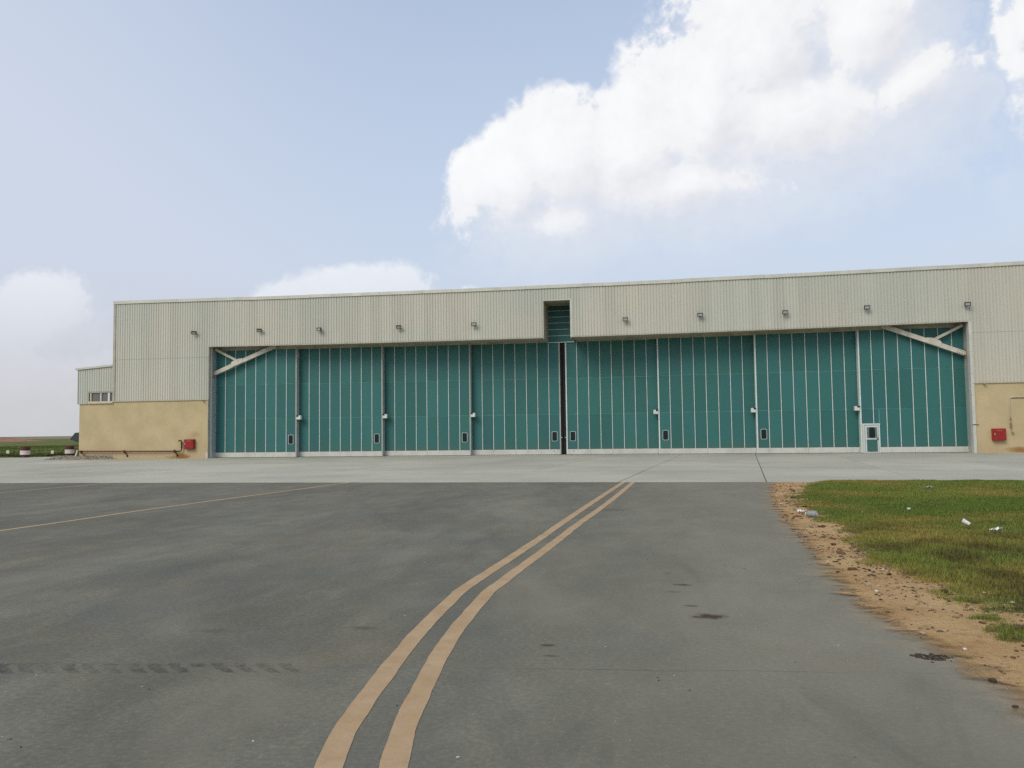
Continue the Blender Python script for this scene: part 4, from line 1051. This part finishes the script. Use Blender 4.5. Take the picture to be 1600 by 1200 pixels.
# bank of rough grass
vs, fs = [], []
gx = np.linspace(-170, -42.5, 90); gy = np.concatenate([np.linspace(10.2, 40, 40), np.linspace(42, 200, 30)])
for y in gy:
    for x in gx:
        t_ = min(1, max(0, (y-11.5 + 0.16*(x+52))/12))
        vs.append((x, y, -0.05 + 0.42*t_*t_*(3-2*t_) + 0.14*t_*fbm(x, y, 0.22, 2.0) + 0.05*fbm(x, y, 0.9, 5.0)))
n = len(gx)
for j in range(len(gy)-1):
    for i in range(n-1): fs.append((j*n+i, j*n+i+1, (j+1)*n+i+1, (j+1)*n+i))
me = bpy.data.meshes.new('bank'); me.from_pydata(vs, [], fs); me.materials.append(M['field'])
o = bpy.data.objects.new('grass_bank_terrain', me); COL.objects.link(o); tag(o, kind='structure')
NB = 60000
xb = rng.uniform(-95, -43, NB); yb = 11.0 + 60*rng.random(NB)**2.0
tb = np.clip((yb-11.5+0.16*(xb+52))/12, 0, 1)
zb_ = -0.08 + 0.42*tb*tb*(3-2*tb)
nn = vfbm(xb, yb, 0.35, 23.0); nf = np.clip((18-yb)/7, 0, 1)
hb = (0.10 + 0.30*nn*nf + 0.10*nn)*(0.6+0.8*rng.random(NB)); wb = 0.035*(0.7+0.8*rng.random(NB))
tA = np.array([0.075, 0.120, 0.020]); tB = np.array([0.145, 0.160, 0.038]); tC = np.array([0.075, 0.056, 0.026])
tone = tA + (tB-tA)*np.clip((vfbm(xb, yb, 0.12, 25.0)-0.3)*2.2, 0, 1)[:, None]
kc = np.clip(nf*0.75*(vfbm(xb, yb, 0.5, 27.0)*1.6), 0, 0.9)[:, None]
tone = tone*(1-kc) + tC*kc; tone *= (0.6+0.7*rng.random(NB))[:, None]
gb = blades('rough_grass', xb, yb, zb_, hb, wb, 0.5, tone)
tag(gb, 'rough green grass bank beyond the apron at the far left', 'grass', kind='stuff')
# red earth mound on the skyline
vs, fs = [], []
for j in range(9):
    for i in range(60):
        x = -362 + i*2.05; y = 205 + j*5
        e_ = math.sin(math.pi*j/8)*min(1, (59-i)/8)*min(1, i/4)
        vs.append((x, y, -0.3 + e_*(2.0 + 0.7*fbm(x, y, 0.11, 3.0))))
for j in range(8):
    for i in range(59): fs.append((j*60+i, j*60+i+1, (j+1)*60+i+1, (j+1)*60+i))
me = bpy.data.meshes.new('mound'); me.from_pydata(vs, [], fs); me.materials.append(M['mound'])
o = bpy.data.objects.new('earth_mound', me); COL.objects.link(o); tag(o, kind='structure')
# distant blue-roofed building and nearer charcoal shed, mostly hidden by the annex
fb = empty('distant_building', (-190, 205, 0)); tag(fb, 'distant blue-grey roofed building on the skyline left of the annex', 'building')
m = MB(); m.poly_prism([(-15.5, 0), (16, 0), (16, 1.2), (13, 3.3), (-12.5, 3.3), (-15.5, 1.0)], 0.0, 20); m.obj('roof', M['farroof'], fb)
MB().box(-15.3, 15.8, -0.06, 0.3, 0, 1.1).obj('wall', M['farwall'], fb)
for i in range(5): MB().box(-13+i*5.6, -10.5+i*5.6, -0.10, -0.05, 0.2, 0.9).obj('window', M['glass'], fb)
sh = empty('charcoal_shed', (-53.5, 20, 0)); tag(sh, 'dark charcoal sheet-roofed shed peeping out behind the annex corner', 'shed')
m = MB(); m.poly_prism([(-4.4, 1.60), (-3.75, 2.34), (3.5, 2.75), (3.5, 2.55), (-3.4, 1.25)], 0, 5); m.obj('roof', M['shed'], sh)
MB().box(-3.3, 3.3, 0.3, 4.7, 0, 1.5).obj('wall', M['shed'], sh)
MB().box(-2.0, -0.8, 0.24, 0.32, 0, 1.3).obj('door', M['dark'], sh)

# ================================================================== LITTER
def cone_cup(loc, rot, label):
    m = MB(); n_ = 18
    for r_, z_ in ((0.028, 0.0), (0.030, 0.004), (0.042, 0.105), (0.045, 0.108), (0.041, 0.106), (0.029, 0.010)):
        for i in range(n_): m.v.append((r_*math.cos(6.2832*i/n_)*1.1, r_*math.sin(6.2832*i/n_)*1.1, z_*1.25))
    for j in range(5):
        for i in range(n_): m.f.append((j*n_+i, j*n_+(i+1) % n_, (j+1)*n_+(i+1) % n_, (j+1)*n_+i))
    m.f.append(tuple(i for i in reversed(range(n_)))); m.f.append(tuple(5*n_+i for i in range(n_)))
    o = m.obj('paper_cup', M['paper'], smooth=True); o.location = loc; o.rotation_euler = rot; tag(o, label, 'cup')
cone_cup((12.86, -44.50, vz(12.9, -44.5)+0.115), (0, math.radians(62), math.radians(150)), 'white paper cup lying tilted in the grass')
def sheet(loc, sx, sy, label, seed, rz=0.0, mat_='paper'):
    v = []; f = []; n_ = 9
    for j in range(n_):
        for i in range(n_):
            u, w_ = i/(n_-1)-0.5, j/(n_-1)-0.5
            v.append((u*sx*(1+0.3*w_), w_*sy, 0.035*abs(fbm(u*3, w_*3, 1.0, seed))*2 + 0.012))
    for j in range(n_-1):
        for i in range(n_-1): f.append((j*n_+i, j*n_+i+1, (j+1)*n_+i+1, (j+1)*n_+i))
    me = bpy.data.meshes.new('paper_scrap'); me.from_pydata(v, [], f); me.materials.append(M[mat_])
    o = bpy.data.objects.new('paper_scrap', me); COL.objects.link(o); o.location = loc; o.rotation_euler = (0, 0, rz)
    sm = o.modifiers.new('thick', 'SOLIDIFY'); sm.thickness = 0.002
    tag(o, label, 'litter')
sheet((13.19, -44.82, vz(13.19, -44.82)+0.03), 0.20, 0.09, 'crumpled white paper strip right of the paper cup', 3.0, 0.2)
sheet((10.42, -41.34, vz(10.42, -41.34)+0.01), 0.16, 0.12, 'small white paper scrap on the sand beyond the cloudy bottle', 5.0)
sheet((12.73, -41.34, vz(12.73, -41.34)+0.05), 0.06, 0.05, 'tiny white scrap in the middle of the lawn', 7.0)
sheet((15.29, -34.50, vz(15.29, -34.5)+0.05), 0.26, 0.14, 'grey-white scrap far back on the lawn near the apron', 8.0, 0.4, 'jug')
b_ = empty('plastic_bottle', (10.60, -42.25, vz(10.6, -42.25))); tag(b_, 'cloudy plastic water bottle lying on the sand edge', 'bottle'); b_.rotation_euler = (0, 0, math.radians(58)); b_.scale = (0.85, 0.85, 0.85)
path = [(0, y_*0.62, 0.085) for y_ in (0.0, 0.02, 0.10, 0.20, 0.30, 0.36, 0.41, 0.44)]
MB().tube(path, [0.062, 0.083, 0.087, 0.080, 0.086, 0.075, 0.032, 0.026], 18).obj('body', M['jug'], b_, smooth=True)
MB().tube([(0, 0.272, 0.085), (0, 0.30, 0.085)], 0.029, 12).obj('cap', M['box'], b_)
MB().tube([(0, -0.008, 0.085), (0, -0.001, 0.085)], [0.030, 0.044], 14).obj('base_ring', M['box'], b_)
